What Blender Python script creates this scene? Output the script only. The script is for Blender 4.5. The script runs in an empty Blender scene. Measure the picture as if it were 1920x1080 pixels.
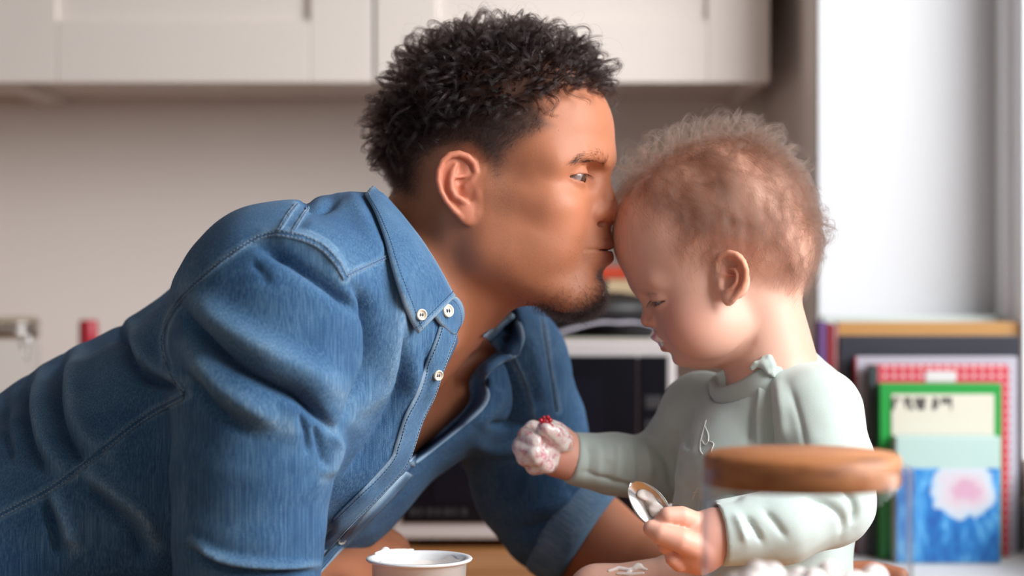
import bpy, bmesh, math, random, os
import numpy as np
from mathutils import Vector, Matrix, noise as mnoise
from mathutils.bvhtree import BVHTree

# ------------------------------------------------------------------ camera, world, light
scene = bpy.context.scene
COL = scene.collection
CZ = 1.22                       # height of the lens above the floor
DIST = 1.60                     # lens to the two faces
FPX = 3479.0                    # focal length in pixels of a 1920 px frame
cam_d = bpy.data.cameras.new('camera')
cam = bpy.data.objects.new('camera', cam_d)
COL.objects.link(cam)
scene.camera = cam
cam.location = (0, -DIST, CZ)
cam.rotation_euler = (math.pi / 2, 0, 0)
cam_d.sensor_width = 36.0
cam_d.lens = FPX / 1920 * 36.0
cam_d.clip_start = 0.05
cam_d.dof.use_dof = True
cam_d.dof.focus_distance = 1.485
cam_d.dof.aperture_fstop = 3.3

world = bpy.data.worlds.new('world')
scene.world = world
world.use_nodes = True
_bg = world.node_tree.nodes['Background']
_bg.inputs['Color'].default_value = (1.0, 0.93, 0.88, 1)
_bg.inputs['Strength'].default_value = 0.19


def area_light(name, loc, target, sx, sy, power, color):
    d = bpy.data.lights.new(name, 'AREA')
    d.shape = 'RECTANGLE'
    d.size, d.size_y = sx, sy
    d.energy = power
    d.color = color
    o = bpy.data.objects.new(name, d)
    COL.objects.link(o)
    o.location = loc
    o.rotation_euler = (Vector(target) - Vector(loc)).to_track_quat('-Z', 'Y').to_euler()
    return o


# daylight through the window in the right-hand wall, and an added soft fill lamp
# behind the photographer's left shoulder, not a window
area_light('window_daylight', (1.55, -0.62, CZ + 0.78), (-0.1, 0.2, CZ), 1.7, 1.3, 100.0, (0.97, 0.985, 1.0))
area_light('room_fill', (-0.9, -3.6, CZ + 0.7), (-0.25, 0.8, CZ), 2.0, 1.5, 6.0, (1.0, 0.96, 0.93))

vs = scene.view_settings
vs.view_transform = 'Standard'
vs.look = 'None'
vs.exposure = 0.10
vs.gamma = 1.0
vs.use_curve_mapping = False
scene.cycles.use_denoising = True
scene.cycles.max_bounces = 8
scene.cycles.transparent_max_bounces = 12
scene.cycles.caustics_reflective = False
scene.cycles.caustics_refractive = False

# ------------------------------------------------------------------ helpers


def P(px, py, y=0.0):
    """world point seen at pixel (px, py) of the 1920x1080 photograph, at depth y"""
    d = DIST + y
    return np.array([(px - 960) / FPX * d, y, CZ - (py - 540) / FPX * d])


def S(y=0.0):
    """metres per pixel at depth y"""
    return (DIST + y) / FPX


def link(o, parent=None, label=None, cat=None, group=None, kind=None):
    if o.name not in COL.objects:
        COL.objects.link(o)
    if parent is not None:
        o.parent = parent
        o.matrix_parent_inverse = parent.matrix_world.inverted()
    for k, v in (('label', label), ('category', cat), ('group', group), ('kind', kind)):
        if v:
            o[k] = v
    return o


def empty(name, loc, label, cat, group=None):
    o = bpy.data.objects.new(name, None)
    o.location = loc
    o.empty_display_size = 0.05
    link(o, None, label, cat, group)
    bpy.context.view_layer.update()
    return o


def mesh(name, verts, faces, mat=None, parent=None, smooth=True, **kw):
    me = bpy.data.meshes.new(name)
    verts = np.asarray(verts, dtype=np.float32)
    if isinstance(faces, np.ndarray):
        nf, k = faces.shape
        me.vertices.add(len(verts))
        me.vertices.foreach_set('co', verts.ravel())
        me.loops.add(nf * k)
        me.loops.foreach_set('vertex_index', faces.astype(np.int32).ravel())
        me.polygons.add(nf)
        me.polygons.foreach_set('loop_start', np.arange(0, nf * k, k, dtype=np.int32))
        me.polygons.foreach_set('loop_total', np.full(nf, k, dtype=np.int32))
        me.update(calc_edges=True)
    else:
        me.from_pydata([tuple(v) for v in verts.tolist()], [], faces)
        me.update()
    me.polygons.foreach_set('use_smooth', np.full(len(me.polygons), smooth))
    if mat is not None:
        me.materials.append(mat)
    o = bpy.data.objects.new(name, me)
    return link(o, parent, **kw)


def bm_obj(name, bm, mat, parent=None, smooth=False, **kw):
    me = bpy.data.meshes.new(name)
    bm.normal_update()
    bm.to_mesh(me)
    bm.free()
    if smooth:
        me.polygons.foreach_set('use_smooth', np.full(len(me.polygons), True))
    if mat is not None:
        me.materials.append(mat)
    return link(bpy.data.objects.new(name, me), parent, **kw)


def bm_box(bm, x0, x1, y0, y1, z0, z1, bevel=0.0, seg=2):
    r = bmesh.ops.create_cube(bm, size=1.0)
    vs_ = r['verts']
    for v in vs_:
        v.co = Vector(((x0 + x1) / 2 + v.co.x * (x1 - x0), (y0 + y1) / 2 + v.co.y * (y1 - y0), (z0 + z1) / 2 + v.co.z * (z1 - z0)))
    if bevel:
        es = {e for v in vs_ for e in v.link_edges}
        bmesh.ops.bevel(bm, geom=list(es), offset=bevel, segments=seg, affect='EDGES', profile=0.6)
    return vs_


def box(name, x0, x1, y0, y1, z0, z1, mat, parent=None, bevel=0.002, **kw):
    bm = bmesh.new()
    bm_box(bm, x0, x1, y0, y1, z0, z1, bevel)
    return bm_obj(name, bm, mat, parent, **kw)


def lathe(name, prof, mat, parent=None, center=(0, 0, 0), seg=64, **kw):
    """prof: list of (r, z)"""
    n = len(prof)
    a = np.linspace(0, 2 * np.pi, seg, endpoint=False)
    r = np.array([p[0] for p in prof])
    z = np.array([p[1] for p in prof])
    v = np.stack([r[:, None] * np.cos(a), r[:, None] * np.sin(a), np.repeat(z[:, None], seg, 1)], -1).reshape(-1, 3) + np.array(center)
    i = np.arange(n - 1)[:, None] * seg + np.arange(seg)
    j = np.arange(n - 1)[:, None] * seg + (np.arange(seg) + 1) % seg
    f = np.stack([i, j, j + seg, i + seg], -1).reshape(-1, 4)
    return mesh(name, v, f, mat, parent, **kw)


def resample(pts, n):
    pts = np.asarray(pts, float)
    d = np.r_[0, np.cumsum(np.linalg.norm(np.diff(pts, axis=0), axis=1))]
    t = np.linspace(0, d[-1], n)
    return np.stack([np.interp(t, d, pts[:, k]) for k in range(pts.shape[1])], 1)


def spline(pts, n):
    """Catmull-Rom through pts, n samples, even spacing"""
    p = np.asarray(pts, float)
    if len(p) < 3:
        return resample(p, n)
    q = np.vstack([2 * p[0] - p[1], p, 2 * p[-1] - p[-2]])
    out = []
    for i in range(1, len(q) - 2):
        t = np.linspace(0, 1, 16, endpoint=False)[:, None]
        a, b, c, d = q[i - 1], q[i], q[i + 1], q[i + 2]
        out.append(0.5 * ((2 * b) + (c - a) * t + (2 * a - 5 * b + 4 * c - d) * t ** 2 + (3 * b - 3 * c + d - a) * t ** 3))
    out.append(p[-1:])
    return resample(np.vstack(out), n)


def tube(name, pts, radius, mat, parent=None, sides=8, caps=True, **kw):
    v, f = tube_data(pts, radius, sides, caps)
    return mesh(name, v, f, mat, parent, **kw)


def tube_data(pts, radius, sides=8, caps=True):
    pts = np.asarray(pts, float)
    n = len(pts)
    rad = np.broadcast_to(np.asarray(radius, float), (n,))
    t = np.gradient(pts, axis=0)
    t /= np.linalg.norm(t, axis=1)[:, None] + 1e-12
    up = np.array([0.13, -0.9, 0.41])
    u = np.cross(t, up)
    u /= np.linalg.norm(u, axis=1)[:, None] + 1e-12
    w = np.cross(t, u)
    a = np.linspace(0, 2 * np.pi, sides, endpoint=False)
    v = pts[:, None] + rad[:, None, None] * (np.cos(a)[None, :, None] * u[:, None] + np.sin(a)[None, :, None] * w[:, None])
    v = v.reshape(-1, 3)
    f = []
    for i in range(n - 1):
        for k in range(sides):
            f.append((i * sides + k, i * sides + (k + 1) % sides, (i + 1) * sides + (k + 1) % sides, (i + 1) * sides + k))
    if caps:
        f.append(tuple(range(sides - 1, -1, -1)))
        f.append(tuple((n - 1) * sides + k for k in range(sides)))
    return v, f


# ------------------------------------------------------------------ signed distance sculpting


def ell(p, c, r, rot=None):
    q = p - np.asarray(c, np.float32)
    if rot is not None:
        q = q @ np.asarray(rot, np.float32)
    r = np.asarray(r, np.float32)
    k0 = np.sqrt(((q / r) ** 2).sum(1)) + 1e-9
    k1 = np.sqrt(((q / (r * r)) ** 2).sum(1)) + 1e-9
    return k0 * (k0 - 1) / k1


def sph(p, c, r):
    return np.sqrt(((p - np.asarray(c, np.float32)) ** 2).sum(1)) - r


def cap(p, a, b, ra, rb=None):
    if rb is None:
        rb = ra
    a = np.asarray(a, np.float32)
    ba = np.asarray(b, np.float32) - a
    pa = p - a
    h = np.clip((pa @ ba) / max(float(ba @ ba), 1e-9), 0, 1)
    return np.sqrt(((pa - h[:, None] * ba) ** 2).sum(1)) - (ra + (rb - ra) * h)


def smin(a, b, k):
    h = np.maximum(k - np.abs(a - b), 0) / k
    return np.minimum(a, b) - h * h * k * 0.25


def smax(a, b, k):
    return -smin(-a, -b, k)


def chain(p, pts, rad, k=0.0):
    d = None
    for i in range(len(pts) - 1):
        e = cap(p, pts[i], pts[i + 1], rad[i], rad[i + 1])
        d = e if d is None else (np.minimum(d, e) if k <= 0 else smin(d, e, k))
    return d


class Sculpt:
    """accumulates blended primitives; every op is evaluated only near its own bounds"""

    def __init__(self, p):
        self.p = p
        self.d = np.full(len(p), 1e3, np.float32)

    def _near(self, c, R):
        q = self.p - np.asarray(c, np.float32)
        return np.nonzero((q * q).sum(1) < R * R)[0]

    def _op(self, idx, e, k, mode):
        d = self.d[idx] if idx is not None else self.d
        if mode == '+':
            r = smin(d, e, k)
        elif mode == '-':
            r = smax(d, -e, k)
        else:
            r = smax(d, e, k)
        if idx is None:
            self.d = r.astype(np.float32)
        else:
            self.d[idx] = r

    def ell(self, c, r, k, mode='+', rot=None, all=False):
        R = max(r) + k + 0.5 * max(r)
        idx = None if all else self._near(c, R)
        pp = self.p if all else self.p[idx]
        if len(pp):
            self._op(idx, ell(pp, c, r, rot), k, mode)
        return self

    def cap(self, a, b, ra, rb, k, mode='+', all=False):
        a, b = np.asarray(a, float), np.asarray(b, float)
        R = np.linalg.norm(a - b) / 2 + max(ra, rb) * 1.5 + k
        idx = None if all else self._near((a + b) / 2, R)
        pp = self.p if all else self.p[idx]
        if len(pp):
            self._op(idx, cap(pp, a, b, ra, rb), k, mode)
        return self

    def chain(self, pts, rad, k, mode='+'):
        pts = np.asarray(pts, float)
        c = pts.mean(0)
        R = np.linalg.norm(pts - c, axis=1).max() + max(rad) * 1.5 + k
        idx = self._near(c, R)
        if len(idx):
            self._op(idx, chain(self.p[idx], pts, rad), k, mode)
        return self

    def custom(self, f, c, R, k, mode='+'):
        idx = self._near(c, R)
        if len(idx):
            self._op(idx, f(self.p[idx]), k, mode)
        return self


def axis(*segs):
    """segs: (start, step), ..., end -> non-uniform sample positions"""
    out = []
    for i in range(len(segs) - 1):
        s, h = segs[i]
        e = segs[i + 1][0] if isinstance(segs[i + 1], tuple) else segs[i + 1]
        n = max(1, int(round((e - s) / h)))
        out.append(np.linspace(s, e, n, endpoint=False))
    out.append(np.array([segs[-1]]))
    return np.concatenate(out).astype(np.float32)


def surface(f, ax, ay, az, lip=1.2, step=4, newton=2):
    """naive surface nets of f=0 over a (possibly non-uniform) grid; f: (n,3)->(n,)"""
    nx, ny, nz = len(ax), len(ay), len(az)
    # coarse pass
    cx, cy, cz = (np.unique(np.r_[np.arange(0, n, step), n - 1]) for n in (nx, ny, nz))
    G = np.stack(np.meshgrid(ax[cx], ay[cy], az[cz], indexing='ij'), -1).reshape(-1, 3)
    dc = f(G).reshape(len(cx), len(cy), len(cz))
    val = np.empty((nx, ny, nz), np.float32)
    # nearest coarse value as filler
    ix = np.abs(np.arange(nx)[:, None] - cx[None]).argmin(1)
    iy = np.abs(np.arange(ny)[:, None] - cy[None]).argmin(1)
    iz = np.abs(np.arange(nz)[:, None] - cz[None]).argmin(1)
    hx, hy, hz = np.gradient(ax), np.gradient(ay), np.gradient(az)
    fill = dc[np.ix_(ix, iy, iz)]
    val[:] = fill
    diag = np.sqrt((hx[:, None, None] ** 2 + hy[None, :, None] ** 2 + hz[None, None, :] ** 2)) * step * 0.5
    need = np.abs(fill) < diag * lip + 0.3 * diag
    idx = np.argwhere(need)
    del diag, fill
    for s in range(0, len(idx), 400000):
        b = idx[s:s + 400000]
        pts = np.stack([ax[b[:, 0]], ay[b[:, 1]], az[b[:, 2]]], 1)
        val[b[:, 0], b[:, 1], b[:, 2]] = f(pts)
    neg = val < 0
    # active cells
    c8 = [neg[i:nx - 1 + i, j:ny - 1 + j, k:nz - 1 + k] for i in (0, 1) for j in (0, 1) for k in (0, 1)]
    cnt = sum(c.astype(np.int8) for c in c8)
    act = (cnt > 0) & (cnt < 8)
    cells = np.argwhere(act)
    cid = np.full(act.shape, -1, np.int32)
    cid[act] = np.arange(len(cells))
    acc = np.zeros((len(cells), 3), np.float64)
    num = np.zeros(len(cells))
    offs = [(i, j, k) for i in (0, 1) for j in (0, 1) for k in (0, 1)]
    A = (ax, ay, az)
    for a in offs:
        for d in range(3):
            if a[d] == 1:
                continue
            b = list(a); b[d] = 1
            ia, ib = cells + np.array(a), cells + np.array(b)
            va = val[ia[:, 0], ia[:, 1], ia[:, 2]]
            vb = val[ib[:, 0], ib[:, 1], ib[:, 2]]
            m = (va < 0) != (vb < 0)
            t = va[m] / (va[m] - vb[m])
            pa = np.stack([A[k][ia[m, k]] for k in range(3)], 1)
            pb = np.stack([A[k][ib[m, k]] for k in range(3)], 1)
            acc[m] += pa + (pb - pa) * t[:, None]
            num[m] += 1
    V = (acc / np.maximum(num, 1)[:, None]).astype(np.float32)
    F = []
    for d in range(3):
        sl0 = [slice(None)] * 3; sl1 = [slice(None)] * 3
        sl0[d] = slice(0, -1); sl1[d] = slice(1, None)
        e0, e1 = neg[tuple(sl0)], neg[tuple(sl1)]
        cr = np.argwhere(e0 != e1)
        o1, o2 = [(1, 2), (2, 0), (0, 1)][d]
        ok = (cr[:, o1] > 0) & (cr[:, o2] > 0) & (cr[:, o1] < act.shape[o1]) & (cr[:, o2] < act.shape[o2])
        cr = cr[ok]
        q = []
        for (s1, s2) in ((1, 1), (0, 1), (0, 0), (1, 0)):
            c = cr.copy(); c[:, o1] -= s1; c[:, o2] -= s2
            q.append(cid[c[:, 0], c[:, 1], c[:, 2]])
        q = np.stack(q, 1)
        flip = ~e0[cr[:, 0], cr[:, 1], cr[:, 2]]
        q[flip] = q[flip][:, ::-1]
        F.append(q)
    F = np.concatenate(F)
    F = F[(F >= 0).all(1)]
    for _ in range(newton):
        h = 4e-4
        d0 = f(V)
        g = np.stack([f(V + np.array(e, np.float32) * h) - d0 for e in ((1, 0, 0), (0, 1, 0), (0, 0, 1))], 1) / h
        g2 = np.maximum((g * g).sum(1), 0.2)
        stp = np.clip(d0 / g2, -1e-3, 1e-3)
        V = V - (stp[:, None] * g).astype(np.float32)
    return V, F


def vnormals(V, F):
    n = np.cross(V[F[:, 2]] - V[F[:, 0]], V[F[:, 3]] - V[F[:, 1]])
    N = np.zeros_like(V)
    for k in range(4):
        np.add.at(N, F[:, k], n)
    return N / (np.linalg.norm(N, axis=1)[:, None] + 1e-12)


def relax(V, F, it=3, lam=0.5):
    e = np.concatenate([F[:, [0, 1]], F[:, [1, 2]], F[:, [2, 3]], F[:, [3, 0]]])
    deg = np.zeros(len(V))
    np.add.at(deg, e[:, 0], 1); np.add.at(deg, e[:, 1], 1)
    for _ in range(it):
        a = np.zeros_like(V)
        np.add.at(a, e[:, 0], V[e[:, 1]]); np.add.at(a, e[:, 1], V[e[:, 0]])
        V = V + lam * (a / np.maximum(deg, 1)[:, None] - V)
    return V.astype(np.float32)


def set_attr(o, name, vals):
    me = o.data
    vals = np.asarray(vals, np.float32)
    if vals.ndim == 1:
        a = me.attributes.new(name, 'FLOAT', 'POINT')
        a.data.foreach_set('value', vals)
    else:
        a = me.attributes.new(name, 'FLOAT_COLOR', 'POINT')
        c = np.ones((len(vals), 4), np.float32); c[:, :vals.shape[1]] = vals
        a.data.foreach_set('color', c.ravel())


def gauss(d, s):
    return np.exp(-(d / s) ** 2)


def sstep(x, a, b):
    t = np.clip((x - a) / (b - a), 0, 1)
    return t * t * (3 - 2 * t)


def poly_dist(p, pts):
    """distance of points p (n,k) to polyline pts (m,k), and parameter 0..1 along it"""
    pts = np.asarray(pts, np.float32)
    best = np.full(len(p), 1e9, np.float32); par = np.zeros(len(p), np.float32)
    L = np.r_[0, np.cumsum(np.linalg.norm(np.diff(pts, axis=0), axis=1))]
    for i in range(len(pts) - 1):
        a, ba = pts[i], pts[i + 1] - pts[i]
        h = np.clip(((p - a) @ ba) / max(float(ba @ ba), 1e-12), 0, 1)
        d = np.sqrt(((p - a - h[:, None] * ba) ** 2).sum(1))
        m = d < best
        best[m] = d[m]; par[m] = ((L[i] + h * (L[i + 1] - L[i])) / L[-1])[m]
    return best, par


def vnoise(p, scale, seed=0.0):
    """cheap smooth value noise, vectorised: sum of sines"""
    rs = np.random.RandomState(int(seed * 977) + 5)
    out = np.zeros(len(p))
    for _ in range(5):
        k = rs.normal(size=3); k = k / np.linalg.norm(k) * scale * rs.uniform(0.6, 1.6)
        out += np.sin(p @ k + rs.uniform(0, 6.28))
    return out / 5


# ------------------------------------------------------------------ materials


class Mat:
    def __init__(self, name, base=(0.8, 0.8, 0.8), rough=0.5, **inp):
        self.m = bpy.data.materials.new(name)
        self.m.use_nodes = True
        self.nt = self.m.node_tree
        self.b = self.nt.nodes['Principled BSDF']
        self.set('Base Color', base)
        self.set('Roughness', rough)
        for k, v in inp.items():
            self.set(k.replace('_', ' '), v)

    def set(self, sock, v):
        s = self.b.inputs[sock]
        if isinstance(v, bpy.types.NodeSocket):
            self.nt.links.new(v, s)
        elif isinstance(v, (tuple, list)) and len(v) == 3 and s.type == 'RGBA':
            s.default_value = (*v, 1)
        else:
            s.default_value = v

    def n(self, kind, **kw):
        nd = self.nt.nodes.new('ShaderNode' + kind)
        for k, v in kw.items():
            if hasattr(nd, k):
                setattr(nd, k, v)
        return nd

    def inp(self, nd, k, v):
        s = nd.inputs[k]
        if isinstance(v, bpy.types.NodeSocket):
            self.nt.links.new(v, s)
        elif isinstance(v, (tuple, list)) and s.type == 'RGBA' and len(v) == 3:
            s.default_value = (*v, 1)
        else:
            s.default_value = v
        return nd

    def coords(self, scale=(1, 1, 1), kind='Object', rot=(0, 0, 0)):
        t = self.n('TexCoord')
        mp = self.n('Mapping')
        self.nt.links.new(t.outputs[kind], mp.inputs['Vector'])
        mp.inputs['Scale'].default_value = scale
        mp.inputs['Rotation'].default_value = rot
        return mp.outputs[0]

    def noise(self, scale, detail=2.0, rough=0.5, vec=None, out='Fac', dist=0.0):
        nd = self.n('TexNoise')
        nd.inputs['Scale'].default_value = scale
        nd.inputs['Detail'].default_value = detail
        nd.inputs['Roughness'].default_value = rough
        nd.inputs['Distortion'].default_value = dist
        self.nt.links.new(vec if vec is not None else self.coords(), nd.inputs['Vector'])
        return nd.outputs[out]

    def wave(self, scale, vec, dist=0.0, direction='X', profile='SIN'):
        nd = self.n('TexWave', wave_type='BANDS', bands_direction=direction, wave_profile=profile)
        nd.inputs['Scale'].default_value = scale
        nd.inputs['Distortion'].default_value = dist
        self.nt.links.new(vec, nd.inputs['Vector'])
        return nd.outputs['Fac']

    def ramp(self, fac, stops):
        nd = self.n('ValToRGB')
        cr = nd.color_ramp
        while len(cr.elements) < len(stops):
            cr.elements.new(0.5)
        for e, (p, c) in zip(cr.elements, stops):
            e.position = p
            e.color = (*c, 1) if len(c) == 3 else c
        self.nt.links.new(fac, nd.inputs['Fac'])
        return nd.outputs['Color']

    def mix(self, fac, a, b, mode='MIX'):
        nd = self.n('Mix', data_type='RGBA', blend_type=mode)
        for sock, v in ((nd.inputs[0], fac), (nd.inputs[6], a), (nd.inputs[7], b)):
            if isinstance(v, bpy.types.NodeSocket):
                self.nt.links.new(v, sock)
            elif isinstance(v, (tuple, list)):
                sock.default_value = (*v[:3], 1)
            else:
                sock.default_value = v
        return nd.outputs[2]

    def math(self, op, a, b=0.0, clamp=False):
        nd = self.n('Math', operation=op, use_clamp=clamp)
        for i, v in enumerate((a, b)):
            if isinstance(v, bpy.types.NodeSocket):
                self.nt.links.new(v, nd.inputs[i])
            else:
                nd.inputs[i].default_value = v
        return nd.outputs[0]

    def attr(self, name, out='Fac'):
        nd = self.n('Attribute', attribute_name=name)
        return nd.outputs[out]

    def bump(self, h, strength=0.3, dist=0.001):
        nd = self.n('Bump')
        nd.inputs['Strength'].default_value = strength
        nd.inputs['Distance'].default_value = dist
        self.nt.links.new(h, nd.inputs['Height'])
        if self.b.inputs['Normal'].is_linked:
            self.nt.links.new(self.b.inputs['Normal'].links[0].from_socket, nd.inputs['Normal'])
        self.nt.links.new(nd.outputs[0], self.b.inputs['Normal'])
        return self


def hair_curves(name, strands, radii, mat, parent, **kw):
    """strands: list of (n,3) arrays; radii: matching list of (n,) arrays"""
    h = bpy.data.hair_curves.new(name)
    h.add_curves([len(s) for s in strands])
    h.attributes['position'].data.foreach_set('vector', np.concatenate(strands).astype(np.float32).ravel())
    a = h.attributes.get('radius') or h.attributes.new('radius', 'FLOAT', 'POINT')
    a.data.foreach_set('value', np.concatenate(radii).astype(np.float32))
    if mat is not None:
        h.materials.append(mat)
    return link(bpy.data.objects.new(name, h), parent, **kw)


def unit(a):
    return a / (np.linalg.norm(a, axis=-1, keepdims=True) + 1e-12)


def blend(w, c):
    global tint
    w = np.clip(w, 0, 1)[:, None]
    tint = tint * (1 - w) + np.array(c) * w


def project(p):
    d = p[:, 1] + DIST
    return np.stack([960 + p[:, 0] / d * FPX, 540 - (p[:, 2] - CZ) / d * FPX], 1), d


def poly_sd(uv, poly):
    """signed distance (px) of uv to a closed polygon, negative inside"""
    n = len(poly)
    best = np.full(len(uv), 1e9, np.float32)
    inside = np.zeros(len(uv), bool)
    for i in range(n):
        a, b = poly[i], poly[(i + 1) % n]
        ba = b - a
        h = np.clip(((uv - a) @ ba) / float(ba @ ba), 0, 1)
        best = np.minimum(best, np.sqrt(((uv - a - h[:, None] * ba) ** 2).sum(1)))
        c = ((a[1] > uv[:, 1]) != (b[1] > uv[:, 1])) & (uv[:, 0] < (b[0] - a[0]) * (uv[:, 1] - a[1]) / (b[1] - a[1] + 1e-9) + a[0])
        inside ^= c
    return np.where(inside, -best, best)


# ------------------------------------------------------------------ the kitchen
WALL_Y = 1.32          # back wall
TOP_Z = CZ - 0.32      # worktop height
WIN_X = 0.397          # inner face of the window wall
JAMB_Y = 0.80          # far side of the window niche
if True:
    paint = Mat('wall_paint', (0.60, 0.545, 0.52), 0.9)
    paint.set('Base Color', paint.mix(paint.noise(6, 4), (0.87, 0.80, 0.755), (0.83, 0.76, 0.715)))
    paint.bump(paint.noise(260, 3), 0.08, 0.001)
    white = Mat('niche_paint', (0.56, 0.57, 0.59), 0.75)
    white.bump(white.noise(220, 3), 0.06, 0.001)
    ceil = Mat('ceiling_paint', (0.78, 0.76, 0.74), 0.9)
    floor_m = Mat('floor_boards', (0.32, 0.20, 0.12), 0.45)
    floor_m.set('Base Color', floor_m.mix(floor_m.noise(1, 4, 0.6, floor_m.coords((1.5, 30, 1))), (0.36, 0.23, 0.14), (0.24, 0.145, 0.085)))

    def wall(name, *a, mat=paint.m):
        return box(name, *a, mat, None, 0.0, kind='structure')
    wall('wall_back', -3.0, 1.10, WALL_Y, WALL_Y + 0.12, 0, 2.55)
    wall('wall_left', -3.12, -3.0, -3.2, WALL_Y + 0.12, 0, 2.55)
    # window wall: piece beyond the niche, piece under the sill, lintel, and the pier behind the photographer
    wall('wall_right', WIN_X, WIN_X + 0.36, JAMB_Y, WALL_Y, 0, 2.55)
    wall('wall_right', WIN_X, WIN_X + 0.36, -0.95, JAMB_Y, 0, TOP_Z - 0.03)
    wall('wall_right', WIN_X, WIN_X + 0.36, -0.95, JAMB_Y, CZ + 1.02, 2.55)
    wall('wall_right', WIN_X, WIN_X + 0.36, -1.35, -0.95, 0, 2.55)
    wall('ceiling', -3.12, 1.10, -1.35, WALL_Y + 0.12, 2.55, 2.65, mat=ceil.m)
    bmf = bmesh.new()
    wall('floor', -3.12, 2.4, -3.2, WALL_Y + 0.12, -0.1, 0.0, mat=floor_m.m)
    # niche lining and sill
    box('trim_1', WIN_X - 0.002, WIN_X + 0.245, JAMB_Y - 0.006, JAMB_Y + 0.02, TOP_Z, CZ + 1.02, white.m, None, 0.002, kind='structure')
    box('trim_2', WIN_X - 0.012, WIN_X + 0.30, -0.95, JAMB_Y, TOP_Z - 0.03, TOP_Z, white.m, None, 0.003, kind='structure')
    # window: frame with two sashes standing at the outer edge of the niche
    fr = Mat('window_frame_paint', (0.84, 0.86, 0.90), 0.4).m
    x0 = WIN_X + 0.225
    w = empty('window_1', (x0, 0, TOP_Z), None, None)
    w['kind'] = 'structure'
    bm = bmesh.new()
    zt = CZ + 1.02
    bm_box(bm, x0, x0 + 0.06, -0.95, -0.88, TOP_Z, zt, 0.004)
    bm_box(bm, x0, x0 + 0.06, JAMB_Y - 0.062, JAMB_Y - 0.006, TOP_Z, zt, 0.004)
    bm_box(bm, x0, x0 + 0.06, -0.88, JAMB_Y - 0.062, TOP_Z, TOP_Z + 0.06, 0.004)
    bm_box(bm, x0, x0 + 0.06, -0.88, JAMB_Y - 0.062, zt - 0.06, zt, 0.004)
    bm_box(bm, x0, x0 + 0.06, -0.11, -0.04, TOP_Z + 0.06, zt - 0.06, 0.004)
    bm_obj('window_frame', bm, fr, w)
    for ya, yb in ((-0.88, -0.11), (-0.04, JAMB_Y - 0.062)):
        bm = bmesh.new()
        bm_box(bm, x0 + 0.008, x0 + 0.052, ya, ya + 0.05, TOP_Z + 0.06, zt - 0.06, 0.004)
        bm_box(bm, x0 + 0.008, x0 + 0.052, yb - 0.05, yb, TOP_Z + 0.06, zt - 0.06, 0.004)
        bm_box(bm, x0 + 0.008, x0 + 0.052, ya + 0.05, yb - 0.05, TOP_Z + 0.06, TOP_Z + 0.11, 0.004)
        bm_box(bm, x0 + 0.008, x0 + 0.052, ya + 0.05, yb - 0.05, zt - 0.11, zt - 0.06, 0.004)
        bm_obj('window_sash', bm, fr, w)
    # wall cabinets
    cab = Mat('cabinet_paint', (0.70, 0.655, 0.62), 0.42)
    cab.set('Base Color', cab.mix(cab.noise(5, 3), (0.74, 0.675, 0.625), (0.71, 0.645, 0.595)))
    cy, cb = 0.95, CZ + 0.286
    ctop = 2.42
    YF = cy

    def shaker(parent, xa, xb):
        st = 0.086
        dz0, dz1 = cb - 0.004, ctop
        d = box('door', xa, xb, YF + 0.008, YF + 0.018, dz0 + 0.01, dz1 - 0.01, cab.m, parent, 0.0)
        for (a, b, c, e) in ((xa, xa + st, dz0, dz1), (xb - st, xb, dz0, dz1), (xa + st, xb - st, dz0, dz0 + st), (xa + st, xb - st, dz1 - st, dz1)):
            box('door_rail' if b - a > st + 0.01 else 'door_stile', a, b, YF, YF + 0.019, c, e, cab.m, d, 0.0022)
        return d

    def cabinet(xa, xb, doors, label):
        t = empty('wall_cabinet', ((xa + xb) / 2, YF + 0.2, cb), label, 'cabinet', 'cream kitchen wall cabinets')
        bm = bmesh.new()
        bm_box(bm, xa, xa + 0.018, YF + 0.020, WALL_Y, cb, ctop, 0.001)
        bm_box(bm, xb - 0.018, xb, YF + 0.020, WALL_Y, cb, ctop, 0.001)
        bm_box(bm, xa + 0.018, xb - 0.018, YF + 0.024, WALL_Y, cb + 0.012, cb + 0.030, 0.0)
        bm_box(bm, xa + 0.018, xb - 0.018, YF + 0.022, WALL_Y, ctop - 0.018, ctop, 0.0)
        bm_obj('carcass', bm, cab.m, t)
        for a, b in doors:
            shaker(t, a, b)
    xm = P(701, 0, YF)[0]
    xr = P(1443, 0, YF)[0]
    xl = P(-14, 0, YF)[0]
    cabinet(xl, xr, ((xl + 0.002, xm - 0.002), (xm + 0.002, xr)), 'cream shaker wall cabinet with two doors above the man and child')
    cabinet(xl - 0.60, xl - 0.003, ((xl - 0.598, xl - 0.005),), 'cream wall cabinet whose underside shows at the far left')
    # worktop with its front, running from the back wall under the figures
    wood = Mat('worktop_oak', (0.42, 0.20, 0.08), 0.38)
    g = wood.noise(1, 5, 0.6, wood.coords((3, 42, 8)), dist=0.6)
    wood.set('Base Color', wood.ramp(g, [(0.25, (0.22, 0.085, 0.028)), (0.5, (0.42, 0.18, 0.06)), (0.75, (0.52, 0.25, 0.095))]))
    wood.bump(g, 0.08, 0.001)
    box('worktop', -2.2, WIN_X - 0.014, 0.64, WALL_Y - 0.001, TOP_Z - 0.04, TOP_Z, wood.m, None, 0.004, label='warm oak worktop along the back wall under the black microwave', cat='worktop', group='oak worktops')
    box('worktop', -0.285, WIN_X - 0.014, -0.62, 0.638, TOP_Z - 0.04, TOP_Z, wood.m, None, 0.004, label='warm oak peninsula worktop the child sits on and the white pot stands on', cat='worktop', group='oak worktops')
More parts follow.
